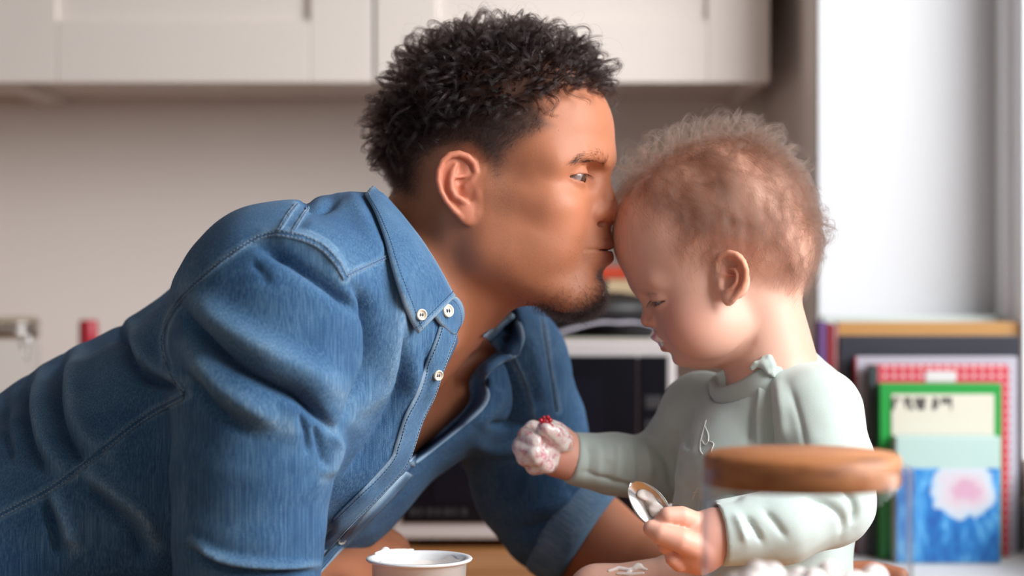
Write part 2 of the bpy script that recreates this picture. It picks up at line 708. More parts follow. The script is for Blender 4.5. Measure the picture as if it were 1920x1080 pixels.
    def base_unit(xa, xb, ya, yb, n, label):
        base = empty('base_cabinet', ((xa + xb) / 2, ya, 0), label, 'cabinet', 'cream base cabinets')
        box('carcass', xa, xb, ya + 0.02, yb, 0.10, TOP_Z - 0.04, cab.m, base, 0.002)
        w_ = (xb - xa) / n
        for i in range(n):
            box('door', xa + i * w_ + 0.002, xa + (i + 1) * w_ - 0.002, ya, ya + 0.02, 0.12, TOP_Z - 0.05, cab.m, base, 0.003)
        box('plinth', xa + 0.02, xb - 0.02, ya + 0.06, yb - 0.02, 0.0, 0.10, cab.m, base, 0.001)
    base_unit(-2.15, WIN_X - 0.03, 0.68, WALL_Y - 0.01, 4, 'cream base cabinets under the worktop along the back wall')
    base_unit(-0.26, WIN_X - 0.03, -0.58, 0.63, 2, 'cream base cabinet under the peninsula worktop in front')
# ------------------------------------------------------------------ the man's head (local frame in cm: x forward, |y| sideways, z up)
MAN_S = 0.01
MAN_YAW = math.radians(15)
MAN_O = P(925, 362, 0.0)
_c, _s = math.cos(MAN_YAW), math.sin(MAN_YAW)
MAN_R = np.array([[_c, _s, 0], [-_s, _c, 0], [0, 0, 1]], np.float32)      # local -> world rotation


def to_head(p):
    return ((p - MAN_O.astype(np.float32)) @ MAN_R) / np.float32(MAN_S)


def from_head(q):
    return (np.asarray(q, float) * MAN_S) @ MAN_R.T + MAN_O


EAR_O = np.array([0.75, 6.75, 0.05], np.float32)
_ea, _et = math.radians(27), math.radians(0)
EAR_E1 = np.array([-math.cos(_ea), math.sin(_ea), 0], np.float32)
EAR_E2 = np.array([0, 0, 1], np.float32)
EAR_N = np.cross(EAR_E2, EAR_E1) * -1
if EAR_N[1] < 0:
    EAR_N = -EAR_N
EAR_M = np.stack([EAR_E1, EAR_E2, EAR_N], 1).astype(np.float32)


def ez(u, v, c=0.0, k=0.00724):
    return ((610 - u) * k * 1.13, (560 - v) * k * 1.0, c)


def man_ear(q):
    """q: (n,3) head-local, near the ear"""
    e = (q - EAR_O) @ EAR_M
    # sunk deeper towards the front so the front melts into the cheek
    s = Sculpt(e)
    s.ell(ez(400, 500, 0.02), (1.75, 2.45, 0.30), 0.1, all=True, rot=_rot2(-14))
    s.ell(ez(500, 860, 0.08), (0.98, 0.95, 0.36), 0.5)
    # hollow of the shell
    s.ell(ez(455, 600, 0.40), (0.92, 0.92, 0.72), 0.2, '-')
    s.ell(ez(415, 470, 0.40), (0.80, 0.48, 0.5), 0.2, '-')
    s.ell(ez(390, 330, 0.44), (0.62, 0.80, 0.36), 0.2, '-', rot=_rot2(-10))
    # rim
    hel = [ez(455, 535, 0.0), ez(520, 470, 0.12), ez(560, 380, 0.24), ez(535, 275, 0.32), ez(470, 205, 0.38), ez(380, 172, 0.42), ez(290, 190, 0.42), ez(218, 262, 0.40),
           ez(178, 370, 0.38), ez(172, 480, 0.36), ez(200, 600, 0.33), ez(256, 712, 0.30), ez(335, 815, 0.24), ez(410, 890, 0.16)]
    s.chain(hel, [0.17, 0.22, 0.26, 0.30, 0.30, 0.29, 0.28, 0.27, 0.26, 0.25, 0.24, 0.23, 0.24, 0.26], 0.16)
    # groove inside the rim
    s.chain([ez(300, 268, 0.46), ez(250, 360, 0.44), ez(240, 480, 0.40), ez(265, 600, 0.36), ez(320, 705, 0.32), ez(370, 765, 0.28)], [0.10, 0.14, 0.14, 0.13, 0.11, 0.06], 0.2, '-')
    # inner ridge
    s.chain([ez(355, 300, 0.28), ez(318, 390, 0.32), ez(300, 480, 0.36), ez(305, 570, 0.36), ez(345, 655, 0.34), ez(405, 690, 0.36), ez(450, 715, 0.26)], [0.14, 0.22, 0.26, 0.28, 0.27, 0.26, 0.2], 0.34)
    s.cap(ez(320, 440, 0.28), ez(455, 425, 0.12), 0.18, 0.12, 0.2)
    # canal, tragus and notch
    s.ell(ez(510, 650, 0.05), (0.36, 0.55, 0.7), 0.15, '-')
    s.ell(ez(585, 620, 0.22), (0.34, 0.55, 0.30), 0.22)
    s.cap(ez(610, 720, 0.10), ez(590, 850, 0.06), 0.26, 0.3, 0.35)
    s.cap(ez(640, 330, 0.05), ez(640, 520, 0.0), 0.34, 0.40, 0.4)
    return s.d


def _rot2(deg):
    a = math.radians(deg)
    return np.array([[math.cos(a), -math.sin(a), 0], [math.sin(a), math.cos(a), 0], [0, 0, 1]], np.float32)


EYE_C = np.array([7.70, 3.35, 1.15])
EYE_R = 1.22


def man_head(p):
    q = p.copy()
    q[:, 1] = np.sqrt(q[:, 1] ** 2 + 0.003)
    s = Sculpt(q)
    s.ell((0.3, 0, 4.5), (9.7, 7.35, 7.9), 0.5, all=True)
    s.ell((4.5, 0, 5.2), (5.6, 6.0, 5.4), 2.0)
    s.ell((4.3, 0, -1.5), (5.3, 6.1, 6.2), 2.2)
    # neck
    s.cap((-1.2, 0, -4.4), (-9.5, 0, -12.0), 5.9, 6.6, 2.6, all=True)
    s.cap((-3.4, 0, -2.2), (-11.0, 0, -9.4), 5.0, 6.2, 2.0, all=True)
    s.cap((-1.6, 5.3, -2.2), (-3.6, 4.2, -12.5), 1.5, 1.3, 1.6)
    # jaw
    s.cap((0.9, 5.0, -5.0), (7.0, 2.3, -8.6), 1.8, 1.5, 2.4)
    s.cap((0.7, 5.6, -0.2), (1.1, 5.2, -4.8), 1.3, 1.6, 1.8)
    s.ell((3.2, 4.6, -4.0), (2.8, 2.0, 3.4), 1.8)
    s.ell((4.6, 0, -7.2), (4.6, 3.6, 2.4), 1.8)
    s.ell((7.0, 0, -8.2), (2.4, 2.6, 1.7), 1.6)
    s.ell((7.95, 0, -8.6), (1.32, 1.85, 1.6), 1.3)
    # muzzle, cheek, cheekbone
    s.ell((7.0, 0, -4.6), (2.6, 3.1, 3.4), 1.8)
    s.ell((6.5, 4.3, -1.5), (2.0, 1.6, 1.3), 1.5)
    s.ell((5.8, 4.1, -4.2), (2.0, 1.5, 2.2), 1.8)
    s.cap((6.0, 4.9, -1.0), (1.4, 5.5, 0.0), 0.9, 0.7, 2.2)
    s.ell((6.55, 3.5, -2.6), (1.6, 1.5, 1.6), 1.2)
    # brow
    s.chain([(9.55, 0.5, 2.5), (9.35, 2.0, 2.85), (8.55, 3.9, 2.95), (7.0, 5.3, 2.2)], [0.75, 0.75, 0.7, 0.6], 1.3)
    s.ell((9.3, 0, 3.3), (0.9, 1.6, 1.2), 1.2)
    # temple hollow, socket
    s.ell((5.6, 4.3, 2.6), (2.0, 1.9, 2.4), 1.6)
    s.ell((9.45, 2.9, 1.15), (1.35, 1.85, 1.0), 0.9, '-')
    # nose
    s.chain([(9.35, 0, 1.9), (9.65, 0, 0.8), (9.95, 0, -0.4), (10.15, 0, -1.3)], [0.62, 0.62, 0.72, 0.82], 0.7)
    s.cap((8.9, 0.75, 1.0), (9.1, 1.05, -1.2), 0.6, 0.8, 0.8)
    s.ell((10.15, 0, -1.85), (0.92, 1.02, 0.95), 0.4)
    # crease round the wing of the nose
    s.chain([(8.30, 2.62, -1.7), (8.35, 2.55, -2.4), (8.45, 2.3, -3.0)], [0.10, 0.20, 0.12], 0.9, '-')
    s.ell((8.95, 1.48, -1.95), (1.15, 0.92, 0.98), 0.20)
    s.ell((9.7, 0.75, -1.75), (0.95, 0.95, 0.90), 0.5)
    s.ell((9.6, 0, -2.45), (0.85, 0.42, 0.45), 0.3)
    s.ell((9.50, 1.25, -2.90), (0.80, 0.66, 0.42), 0.12, '-', rot=None)
    # lids
    s.custom(lambda a: sph(a, EYE_C, EYE_R + 0.17), EYE_C, 2.6, 0.45)
    s.custom(lambda a: np.maximum(almond(a, 3.38, 0.93, 1.66, 0.36, 4), -sph(a, EYE_C, EYE_R - 0.06)), (8.0, 3.4, 1.1), 2.3, 0.06, '-')
    s.chain([(6.9, 5.0, 1.35), (7.6, 4.75, 1.72), (8.6, 4.0, 1.98), (9.0, 3.1, 2.02), (9.15, 2.2, 1.80)], [0.02, 0.04, 0.05, 0.05, 0.03], 0.20, '-')
    s.cap((6.7, 5.2, 0.95), (6.1, 5.5, 0.85), 0.02, 0.01, 0.12, '-')
    # pursed mouth
    s.ell((8.45, 0, -4.7), (1.85, 2.35, 2.2), 1.1)
    s.ell((9.2, 0, -3.6), (0.95, 1.5, 1.0), 0.6)
    s.ell((9.62, 0, -4.40), (1.05, 1.5, 0.60), 0.3)
    s.ell((9.55, 0, -5.62), (1.0, 1.4, 0.76), 0.4)
    s.ell((9.9, 0, -4.98), (1.55, 2.05, 0.05), 0.22, '-', rot=None)
    s.ell((10.2, 0, -7.15), (0.95, 1.9, 0.5), 0.9, '-')
    d = s.d
    # ears
    idx = s._near((-0.8, 7.6, 0.5), 5.0)
    if len(idx):
        base = smin(d[idx], ell(q[idx], (-0.55, 6.6, 0.0), (1.5, 0.85, 1.9)), 0.5)
        d[idx] = smin(base, man_ear(q[idx]), 0.25)
    return d


def _rotx(deg):
    a = math.radians(deg)
    return np.array([[1, 0, 0], [0, math.cos(a), -math.sin(a)], [0, math.sin(a), math.cos(a)]], np.float32)


def almond(a, y0, z0, w, h, tilt):
    """eye opening: two arcs meeting in corners, extruded along the gaze (x)"""
    t = math.radians(tilt)
    y, z = a[:, 1] - y0, a[:, 2] - z0
    y, z = y * math.cos(t) + z * math.sin(t), -y * math.sin(t) + z * math.cos(t)
    r = (w * w + h * h) / (2 * h)
    d1 = np.sqrt(y * y + (z - (r - h)) ** 2) - r
    d2 = np.sqrt(y * y + (z + (r - h)) ** 2) - r
    return np.maximum(np.maximum(d1, d2), EYE_C[0] - 0.9 - a[:, 0])
# ------------------------------------------------------------------ the man's body and denim shirt


def PR(*a):
    """list of (px, py, depth, radius in metres) -> world points, radii"""
    return [P(q[0], q[1], q[2]) for q in a], [q[3] for q in a]


NEAR_TORSO = PR((655, 615, -0.055, 0.106), (525, 745, -0.055, 0.119), (270, 935, -0.050, 0.118), (0, 1100, -0.05, 0.120), (-260, 1260, -0.05, 0.13))
FAR_TORSO = PR((910, 685, 0.150, 0.066), (785, 722, 0.115, 0.074), (590, 845, 0.09, 0.095), (270, 1025, 0.07, 0.105), (-100, 1310, 0.07, 0.13))
BACK = PR((740, 600, 0.045, 0.075), (625, 545, 0.05, 0.056), (440, 660, 0.06, 0.076), (200, 880, 0.05, 0.105), (-150, 1110, 0.04, 0.12))
NEAR_SHOULDER = PR((700, 525, -0.045, 0.056), (600, 550, -0.115, 0.062), (525, 580, -0.160, 0.068))
NEAR_ARM = PR((522, 575, -0.160, 0.077), (500, 720, -0.178, 0.071), (474, 880, -0.186, 0.060), (466, 1000, -0.19, 0.056), (462, 1180, -0.19, 0.055))
FAR_ARM = PR((930, 700, 0.185, 0.066), (975, 800, 0.195, 0.062), (1003, 900, 0.195, 0.061), (1042, 962, 0.192, 0.057), (1098, 1000, 0.186, 0.050))
ELBOW_N = P(466, 1228, -0.185)


def man_torso(p, shrink):
    d = None
    for (pts, rad), k in ((NEAR_TORSO, 0.05), (FAR_TORSO, 0.05), (BACK, 0.05), (NEAR_SHOULDER, 0.05)):
        e = chain(p, pts, [r - shrink for r in rad], 0.02)
        d = e if d is None else smin(d, e, k)
    return d


def man_body(p):
    d = man_torso(p, 0.030)
    d = smin(d, chain(p, NEAR_ARM[0][:-1] + [ELBOW_N], [0.050, 0.047, 0.044, 0.043, 0.036]), 0.03)
    d = smin(d, chain(p, FAR_ARM[0], [0.046, 0.045, 0.044, 0.042, 0.041]), 0.03)
    # forearms: the near one runs back under the chest to a loosely closed hand, the far one round behind the child
    w = P(668, 1075, 0.085)
    d = smin(d, chain(p, [ELBOW_N, (np.array(ELBOW_N) * 0.6 + w * 0.4), w], [0.040, 0.043, 0.029]), 0.012)
    d = smin(d, chain(p, [P(1098, 1005, 0.186), P(1190, 1066, 0.165), P(1330, 1122, 0.12), P(1470, 1140, 0.10)], [0.041, 0.042, 0.035, 0.028]), 0.02)
    h = P(700, 1042, 0.125)
    d = smin(d, ell(p, h, (0.036, 0.040, 0.028)), 0.02)
    kn = [P(668, 1022, 0.160), P(690, 1017, 0.165), P(712, 1019, 0.166), P(734, 1027, 0.163)]
    for i, a in enumerate(kn):
        b = a + np.array([0.006, -0.012, -0.036])
        c = a + np.array([0.012, -0.048, -0.038])
        d = smin(d, chain(p, [h + (a - h) * 0.4, a, b, c], [0.013, 0.0115, 0.0100, 0.0085]), 0.006)
    d = smin(d, chain(p, [h + np.array([-0.02, -0.02, 0.006]), P(735, 1040, 0.100), P(752, 1058, 0.115)], [0.014, 0.012, 0.009]), 0.006)
    # second hand of the far arm, open behind the child
    fh = P(1500, 1128, 0.095)
    d = smin(d, ell(p, fh, (0.042, 0.016, 0.040)), 0.015)
    for i in range(4):
        a = fh + np.array([0.03, -0.004, 0.028 - i * 0.019])
        d = smin(d, chain(p, [a, a + np.array([0.032, -0.008, 0.002]), a + np.array([0.056, -0.024, 0.0])], [0.0095, 0.0090, 0.0075]), 0.006)
    d = smin(d, chain(p, [fh + np.array([-0.01, 0, 0.03]), fh + np.array([0.012, -0.014, 0.055]), fh + np.array([0.028, -0.022, 0.065])], [0.012, 0.0105, 0.008]), 0.006)
    m = p[:, 0] > -0.29
    d[m] = smax(d[m], TOP_Z + 0.0015 - p[m, 2], 0.008)      # arms rest on the worktop
    hd = np.full(len(p), 1.0, np.float32)
    m = sph(p, MAN_O, 0.29) < 0
    if m.any():
        hd[m] = man_head(to_head(p[m])) * MAN_S
    return smin(d, hd, 0.025)


# ---- skin: colour carries lips, stubble, shaved sides and warm ears; light is left to the lamps
def skin_mat(name, base, sss=0.12, rough=0.54, relief=1.0):
    m = Mat(name, base, rough)
    col = m.attr('tint', 'Color')
    mott = m.noise(140, 4, 0.6)
    mott2 = m.noise(28, 3, 0.55)
    c = m.mix(m.math('MULTIPLY', mott2, 0.22), col, m.mix(1.0, col, (1.0, 0.78, 0.72), 'MULTIPLY'))
    c = m.mix(m.math('MULTIPLY', mott, 0.16), c, m.mix(1.0, col, (0.80, 0.76, 0.76), 'MULTIPLY'))
    # stubble dots
    vor = m.n('TexVoronoi', feature='F1')
    vor.inputs['Scale'].default_value = 1500
    m.nt.links.new(m.coords(), vor.inputs['Vector'])
    dots = m.math('LESS_THAN', vor.outputs['Distance'], 0.33)
    stub = m.attr('stubble')
    c = m.mix(m.math('MULTIPLY', dots, stub), c, (0.035, 0.022, 0.018))
    m.set('Base Color', c)
    m.set('Subsurface Weight', sss)
    m.set('Subsurface Radius', (1.0, 0.35, 0.18))
    m.set('Subsurface Scale', 0.006)
    m.set('Specular IOR Level', 0.42)
    pore = m.noise(1500, 2, 0.5)
    m.bump(pore, 0.18 * relief, 0.0007)
    m.bump(m.noise(420, 3, 0.6), 0.12 * relief, 0.0007)
    return m


MAN_BASE = np.array([0.43, 0.165, 0.083])

if True:
    man = empty('person', (P(300, 1090, 0)[0], 0.0, 0.0), 'man in a blue denim shirt leaning in to kiss the child on the forehead', 'person')
    V, F = surface(man_body,
                   axis((-0.56, 0.008), (-0.14, 0.0024), (-0.125, 0.0013), (0.105, 0.0024), (0.13, 0.005), 0.36),
                   axis((-0.26, 0.006), (-0.095, 0.0013), (0.085, 0.003), (0.20, 0.005), 0.26),
                   axis((CZ - 0.37, 0.006), (CZ - 0.27, 0.0028), (CZ - 0.08, 0.0013), (CZ + 0.18, 0.004), CZ + 0.22), newton=1)
    body = mesh('body', V, F, None, man)
    MAN_V, MAN_F = V, F
    q = to_head(V)
    ya = np.abs(q[:, 1])
    tint = np.tile(MAN_BASE, (len(V), 1))

    blend(0.35 * gauss(np.linalg.norm(q - np.array([7.0, 3.9, -1.8]) * [1, -1, 1], axis=1), 2.6), (0.58, 0.22, 0.13))
    blend(0.40 * gauss(np.linalg.norm((np.stack([q[:, 0], ya, q[:, 2]], 1) - [10.2, 0.6, -1.9]), axis=1), 1.5), (0.52, 0.17, 0.10))
    earw = sstep(ya, 6.9, 7.7) * gauss(np.linalg.norm(np.stack([q[:, 0] + 0.8, q[:, 2] - 0.6], 1), axis=1), 4.0)
    blend(0.75 * earw, (0.60, 0.20, 0.125))
    # lips
    lipw = np.maximum(sstep(-np.abs((q[:, 2] + 4.50) / 0.52), -1.25, -0.8), sstep(-np.abs((q[:, 2] + 5.52) / 0.62), -1.2, -0.8)) * sstep(q[:, 0], 9.05, 9.5) * sstep(-ya, -1.75, -1.3)
    blend(0.85 * lipw, (0.26, 0.085, 0.065))
    # lid edges
    blend(0.6 * gauss(np.abs(np.linalg.norm(np.stack([q[:, 0], ya, q[:, 2]], 1) - EYE_C, axis=1) - EYE_R), 0.13) * sstep(q[:, 0], 7.6, 8.2), (0.30, 0.11, 0.08))
    # scalp: shaved sides fading into the neck and temple; hairline as seen on the near side
    dx, dz = q[:, 0], q[:, 2]
    SIDE = np.stack([925 + (dx * 0.966 - ya * 0.259) / 0.046, 362 - dz / 0.046], 1).astype(np.float32)      # both sides seen in the same profile view
    HAIR_SD = -poly_sd(SIDE, np.array([(1140, 190), (1100, 183), (1062, 178), (1024, 194), (1012, 208), (1040, 252), (1010, 270), (985, 286), (964, 310), (948, 352), (922, 356), (908, 325), (880, 296), (840, 298), (812, 315),
                                       (806, 345), (798, 385), (770, 390), (735, 378), (700, 365), (600, 300), (600, -80), (1250, -80), (1250, 190)], np.float32))
    CURL_SD = -poly_sd(SIDE, np.array([(1144, 186), (1100, 174), (1050, 182), (1020, 196), (960, 214), (880, 224), (800, 240), (745, 275), (722, 325), (700, 352), (600, 300), (600, -80), (1250, -80), (1250, 186)], np.float32))
    fadew = np.interp(SIDE[:, 1], [165, 200, 245, 280, 340], [10, 16, 24, 30, 44])
    headm = (np.linalg.norm(q - [0, 0, 3], axis=1) < 13.5)
    EARM = (ya > 7.35) & (np.linalg.norm(np.stack([dx + 0.9, dz - 0.5], 1), axis=1) < 4.2) & (dz < 4.0)
    hairw = sstep(HAIR_SD / fadew, -0.25, 1.1) * headm * ~EARM
    blend(0.82 * hairw, (0.050, 0.030, 0.024))
    stub = 0.75 * hairw
    # beard shadow: moustache, chin and jaw
    jaw = sstep(-dz, 2.6, 4.5) * sstep(dx, 0.8, 2.6) * sstep(-dz, -10.8, -10.0 + 20) if False else sstep(-dz, 2.9, 4.6) * sstep(dx, 1.2, 3.0) * (1 - lipw) * sstep(dz, -11.4, -9.2)
    cheek = gauss(np.linalg.norm(np.stack([dx - 5.8, dz + 3.6], 1), axis=1), 2.2) * (ya > 3)
    stub = np.maximum(stub, 0.24 * jaw * (1 - 0.8 * cheek))
    chin = gauss(np.linalg.norm(np.stack([(dx - 8.2) * 0.75, (dz + 9.3), ya * 0.55], 1), axis=1), 1.7)
    stub = np.maximum(stub, 0.85 * chin)
    must = gauss(np.linalg.norm(np.stack([(dx - 9.3) * 0.8, (dz + 3.5) * 1.1, ya * 0.45], 1), axis=1), 0.9)
    stub = np.maximum(stub, 0.45 * must)
    side = gauss(np.linalg.norm(np.stack([(dx - 2.6) * 0.9, (dz - 0.5) * 0.35], 1), axis=1), 1.3) * (ya > 4.5)
    stub = np.maximum(stub, 0.55 * side)
    blend(0.70 * chin + 0.35 * must + 0.25 * side + 0.10 * jaw, (0.13, 0.07, 0.05))
    # tattoo on the breastbone
    set_attr(body, 'tint', np.clip(tint, 0, 1))
    set_attr(body, 'stubble', np.clip(stub, 0, 1))
    body.data.materials.append(skin_mat('man_skin', tuple(MAN_BASE)).m)

    # ---- eyes
    eye_m = Mat('man_eye', (0.78, 0.74, 0.72), 0.12)
    co = eye_m.coords()
    sep = eye_m.n('SeparateXYZ'); eye_m.nt.links.new(co, sep.inputs[0])
    r = eye_m.math('SQRT', eye_m.math('ADD', eye_m.math('POWER', sep.outputs['Y'], 2.0), eye_m.math('POWER', sep.outputs['Z'], 2.0)))
    c = eye_m.ramp(eye_m.math('DIVIDE', r, 0.0122), [(0.0, (0.004, 0.003, 0.003)), (0.19, (0.004, 0.003, 0.003)), (0.23, (0.10, 0.045, 0.02)), (0.44, (0.05, 0.022, 0.012)), (0.50, (0.02, 0.012, 0.01)), (0.56, (0.26, 0.20, 0.19)), (1.0, (0.24, 0.15, 0.13))])
    eye_m.set('Base Color', c)
    eye_m.set('Coat Weight', 1.0); eye_m.set('Coat Roughness', 0.03)
    for sgn in (-1, 1):
        bm = bmesh.new()
        bmesh.ops.create_uvsphere(bm, u_segments=40, v_segments=24, radius=EYE_R * MAN_S)
        for v in bm.verts:      # cornea
            rr = math.hypot(v.co.y, v.co.z) / (EYE_R * MAN_S)
            if v.co.x > 0 and rr < 0.5:
                v.co.x += 0.0010 * (1 - (rr / 0.5) ** 2)
        e = bm_obj('eye', bm, eye_m.m, None, True)
        e.location = from_head(EYE_C * np.array([1, sgn, 1]))
        e.rotation_euler = (0, math.radians(20), -MAN_YAW - math.radians(2))
        bpy.context.view_layer.update()
        link(e, man)
# ------------------------------------------------------------------ hair, brows, lashes and beard of the man


def sample_surface(V, F, w, n, rng):
    """n random points on the quads (V,F) with vertex weights w -> points, normals, face ids"""
    fn = np.cross(V[F[:, 2]] - V[F[:, 0]], V[F[:, 3]] - V[F[:, 1]])
    area = np.linalg.norm(fn, axis=1)
    pr = area * w[F].mean(1)
    f = rng.choice(len(F), n, p=pr / pr.sum())
    u, v = rng.rand(n, 1), rng.rand(n, 1)
    q = V[F[f]]
    p = (q[:, 0] * (1 - u) + q[:, 1] * u) * (1 - v) + (q[:, 3] * (1 - u) + q[:, 2] * u) * v
    return p, fn[f] / (area[f][:, None] + 1e-12), F[f, 0]


def unit(a):
    return a / (np.linalg.norm(a, axis=-1, keepdims=True) + 1e-12)


def hair_mat(name, color, rough=0.28, radial=0.4, rand=0.2):
    m = bpy.data.materials.new(name)
    m.use_nodes = True
    nt = m.node_tree
    nt.nodes.remove(nt.nodes['Principled BSDF'])
    h = nt.nodes.new('ShaderNodeBsdfHairPrincipled')
    h.parametrization = 'COLOR'
    h.inputs['Color'].default_value = (*color, 1)
    h.inputs['Roughness'].default_value = rough
    h.inputs['Radial Roughness'].default_value = radial
    h.inputs['Random Roughness'].default_value = 0.2
    h.inputs['IOR'].default_value = 1.38
    nt.links.new(h.outputs[0], nt.nodes['Material Output'].inputs['Surface'])
    return m


def simple_strands(p, n, d, length, curl, npts, rng, r0, droop=0.0):
    """short hairs: root p, normal n, growth direction d (n,3), length (n,)"""
    k = len(p)
    t = np.linspace(0, 1, npts)
    side = unit(np.cross(d, n))
    b = rng.normal(size=(k, 1)) * curl
    out = p[:, None] + d[:, None] * (length[:, None] * t)[..., None] + side[:, None] * ((length * b[:, 0])[:, None] * t ** 2)[..., None]
    out = out - n[:, None] * (droop * length[:, None] * t ** 2)[..., None]
    rad = np.repeat((r0 * (1 - 0.75 * t))[None], k, 0)
    return list(out), list(rad)


def lock_strands(p, n, flow, H, L, coil_r, turns, per, npts, spread, rng, r0):
    """curly locks: each root grows 'per' hairs that share one coil"""
    S_, R_ = [], []
    t = np.linspace(0, 1, npts)
    for i in range(len(p)):
        nn, fl = n[i], flow[i]
        s_ = np.cross(nn, fl)
        ph = rng.rand() * 6.283
        tn = turns * rng.uniform(0.7, 1.3) * rng.choice([-1, 1])
        cr = coil_r * rng.uniform(0.6, 1.3)
        h_, l_ = H[i] * rng.uniform(0.75, 1.15), L[i] * rng.uniform(0.7, 1.25)
        base = p[i] + np.outer(h_ * (1 - (1 - t) ** 2.2), nn) + np.outer(l_ * t ** 1.7, fl) - np.outer(0.35 * h_ * np.clip(t - 0.6, 0, 1) ** 1.5 * 2.5, nn)
        env = cr * np.minimum(1, t * 3.0)
        a1 = unit(fl * 0.55 + nn * 0.85)
        a2 = unit(s_ + 0.35 * fl * rng.normal())
        for j in range(per):
            o = rng.normal(size=3) * spread
            k_ = rng.normal() * 0.11
            rr = env * (1 + rng.normal() * 0.08)
            ang = ph + 6.283 * tn * t + k_ * (0.3 + t)
            q = base + np.outer(rr * (np.cos(ang) - math.cos(ph)), a1) + np.outer(rr * (np.sin(ang) - math.sin(ph)), a2)
            q = q + o[None] * (0.35 + 0.65 * np.minimum(1, t * 2))[:, None]
            S_.append(q); R_.append(r0 * (1 - 0.7 * t ** 2))
    return S_, R_


if True:
    rng = np.random.RandomState(7)
    q = to_head(MAN_V)
    ya = np.abs(q[:, 1])
    NV = vnormals(MAN_V, MAN_F)
    ca = CURL_SD * 0.046
    wc = np.where(headm & ~EARM, sstep(ca, -0.2, 0.5), 0)
    ROOT = hair_mat('man_hair', (0.011, 0.007, 0.0065), 0.24, 0.35)
    p, n, vi = sample_surface(MAN_V, MAN_F, wc, 1400, rng)
    ql = to_head(p)
    down = np.array([0.0, 0, -1.0])
    front = sstep(ql[:, 0], 6.0, 9.0)
    top = sstep(n[:, 2], 0.55, 0.95)
    fwd = MAN_R @ np.array([1.0, 0, 0])
    rnd = rng.normal(size=(len(p), 3)) * 0.40
    fl = down[None] * (1 - 0.6 * top)[:, None] + fwd[None] * (0.35 * front + 0.15)[:, None] + rnd * (0.55 + 1.0 * top)[:, None]
    fl = unit(fl - n * (fl * n).sum(1, keepdims=True))
    edge = sstep(ca[vi], 0.0, 2.6)
    back = sstep(-ql[:, 0], 6.0, 9.0)
    H = (0.008 + 0.0125 * edge + 0.004 * top) * (1 - 0.35 * back) * (1 - 0.2 * front)
    L = (0.012 + 0.018 * rng.rand(len(p)) * (1 - 0.5 * top)) * (1 - 0.3 * front) * (1 - 0.35 * back)
    sA, rA = lock_strands(p, n, fl, H, L, 0.0066, 1.05, 18, 24, 0.0008, rng, 0.000085)
    hair = hair_curves('hair', sA, rA, ROOT, man, label='dark brown curls on top, short faded sides')
    # stray hairs
    k = rng.choice(len(p), 420)
    sB, rB = lock_strands(p[k], n[k], fl[k], H[k] * 1.35, L[k] * 1.1, 0.0075, 1.4, 1, 22, 0.002, rng, 0.00004)
    # short cropped sides
    ws = np.where(headm & ~EARM & (ca < 0.9), sstep(HAIR_SD / fadew, -0.1, 1.2) ** 1.3 + 0.02 * sstep(HAIR_SD / fadew, -0.6, 0.0), 0)
    ed = HAIR_SD * 0.046
    p, n, vi = sample_surface(MAN_V, MAN_F, ws, 21000, rng)
    e_ = np.clip((ed[vi]) / 2.6, 0.05, 1)
    ql = to_head(p)
    d = unit(np.array([-0.55, 0, -0.75])[None] @ MAN_R.T + n * (0.45 + 0.15 * e_)[:, None] + rng.normal(size=p.shape) * 0.28)
    ln = (0.0012 + 0.0105 * e_ ** 1.3) * rng.uniform(0.6, 1.2, len(p))
    sC, rC = simple_strands(p, n, d, ln, 0.5, 6, rng, 0.00006, 0.15)
    hair_curves('side_hair', sB + sC, rB + rC, ROOT, man)

    # brows (both sides), lashes, beard
    SB, RB = [], []
    fwd3 = MAN_R.astype(float)
    bodyb = BVHTree.FromPolygons([Vector(v) for v in MAN_V.tolist()], MAN_F.tolist())

    def snap(ql_):
        w = from_head(ql_)
        r = bodyb.find_nearest(Vector(w))
        return np.array(r[0]), np.array(r[1])
    for sg in (-1, 1):
        path = spline([(10.05, 1.5, 2.35), (9.95, 2.0, 2.5), (9.4, 3.1, 2.85), (8.5, 4.35, 2.8), (7.6, 5.1, 2.35)], 60)
        for i in range(560):
            t = rng.rand() ** 1.25
            c = np.array([np.interp(t * 59, range(60), path[:, k]) for k in range(3)])
            wz = 0.34 * (1 - t) ** 0.6 + 0.05
            c = c + np.array([0, 0, rng.normal() * wz * 0.62 - 0.12]); c[1] *= sg
            a, b = snap(c)
            tl = path[min(59, int(t * 59) + 1)] - path[max(0, int(t * 59) - 1)]
            tl = unit(tl * [1, sg, 1]) @ fwd3.T
            dd = unit(tl * 0.9 + np.array([0, 0, 0.75 * (1 - t) - 0.25]) + b * 0.30 + rng.normal(size=3) * 0.12)
            s1, r1 = simple_strands(a[None], b[None], dd[None], np.array([0.0065 * rng.uniform(0.6, 1.1)]), 0.2, 6, rng, 0.00008, 0.22)
            SB += s1; RB += r1
        # lashes along the upper lid edge
        for i in range(70):
            u = rng.uniform(-1, 1)
            y_ = 3.38 + u * 1.50
            z_ = 0.93 + 0.36 * (1 - u * u) + 0.1 * u
            xx = EYE_C[0] + math.sqrt(max(0.05, (EYE_R + 0.12) ** 2 - (y_ - EYE_C[1]) ** 2 - (z_ - EYE_C[2]) ** 2))
            a = from_head(np.array([xx, sg * y_, z_]))
            dl = unit(np.array([1.0, sg * (0.35 + 0.5 * u), -0.25 + 0.1 * rng.normal()])) @ fwd3.T
            s1, r1 = simple_strands(a[None], np.array([[0, 0, -1.0]]), dl[None], np.array([0.0075 * rng.uniform(0.7, 1.1)]), 0.1, 7, rng, 0.00006, -0.35)
            SB += s1; RB += r1
    hair_curves('eyebrow', SB, RB, ROOT, man)
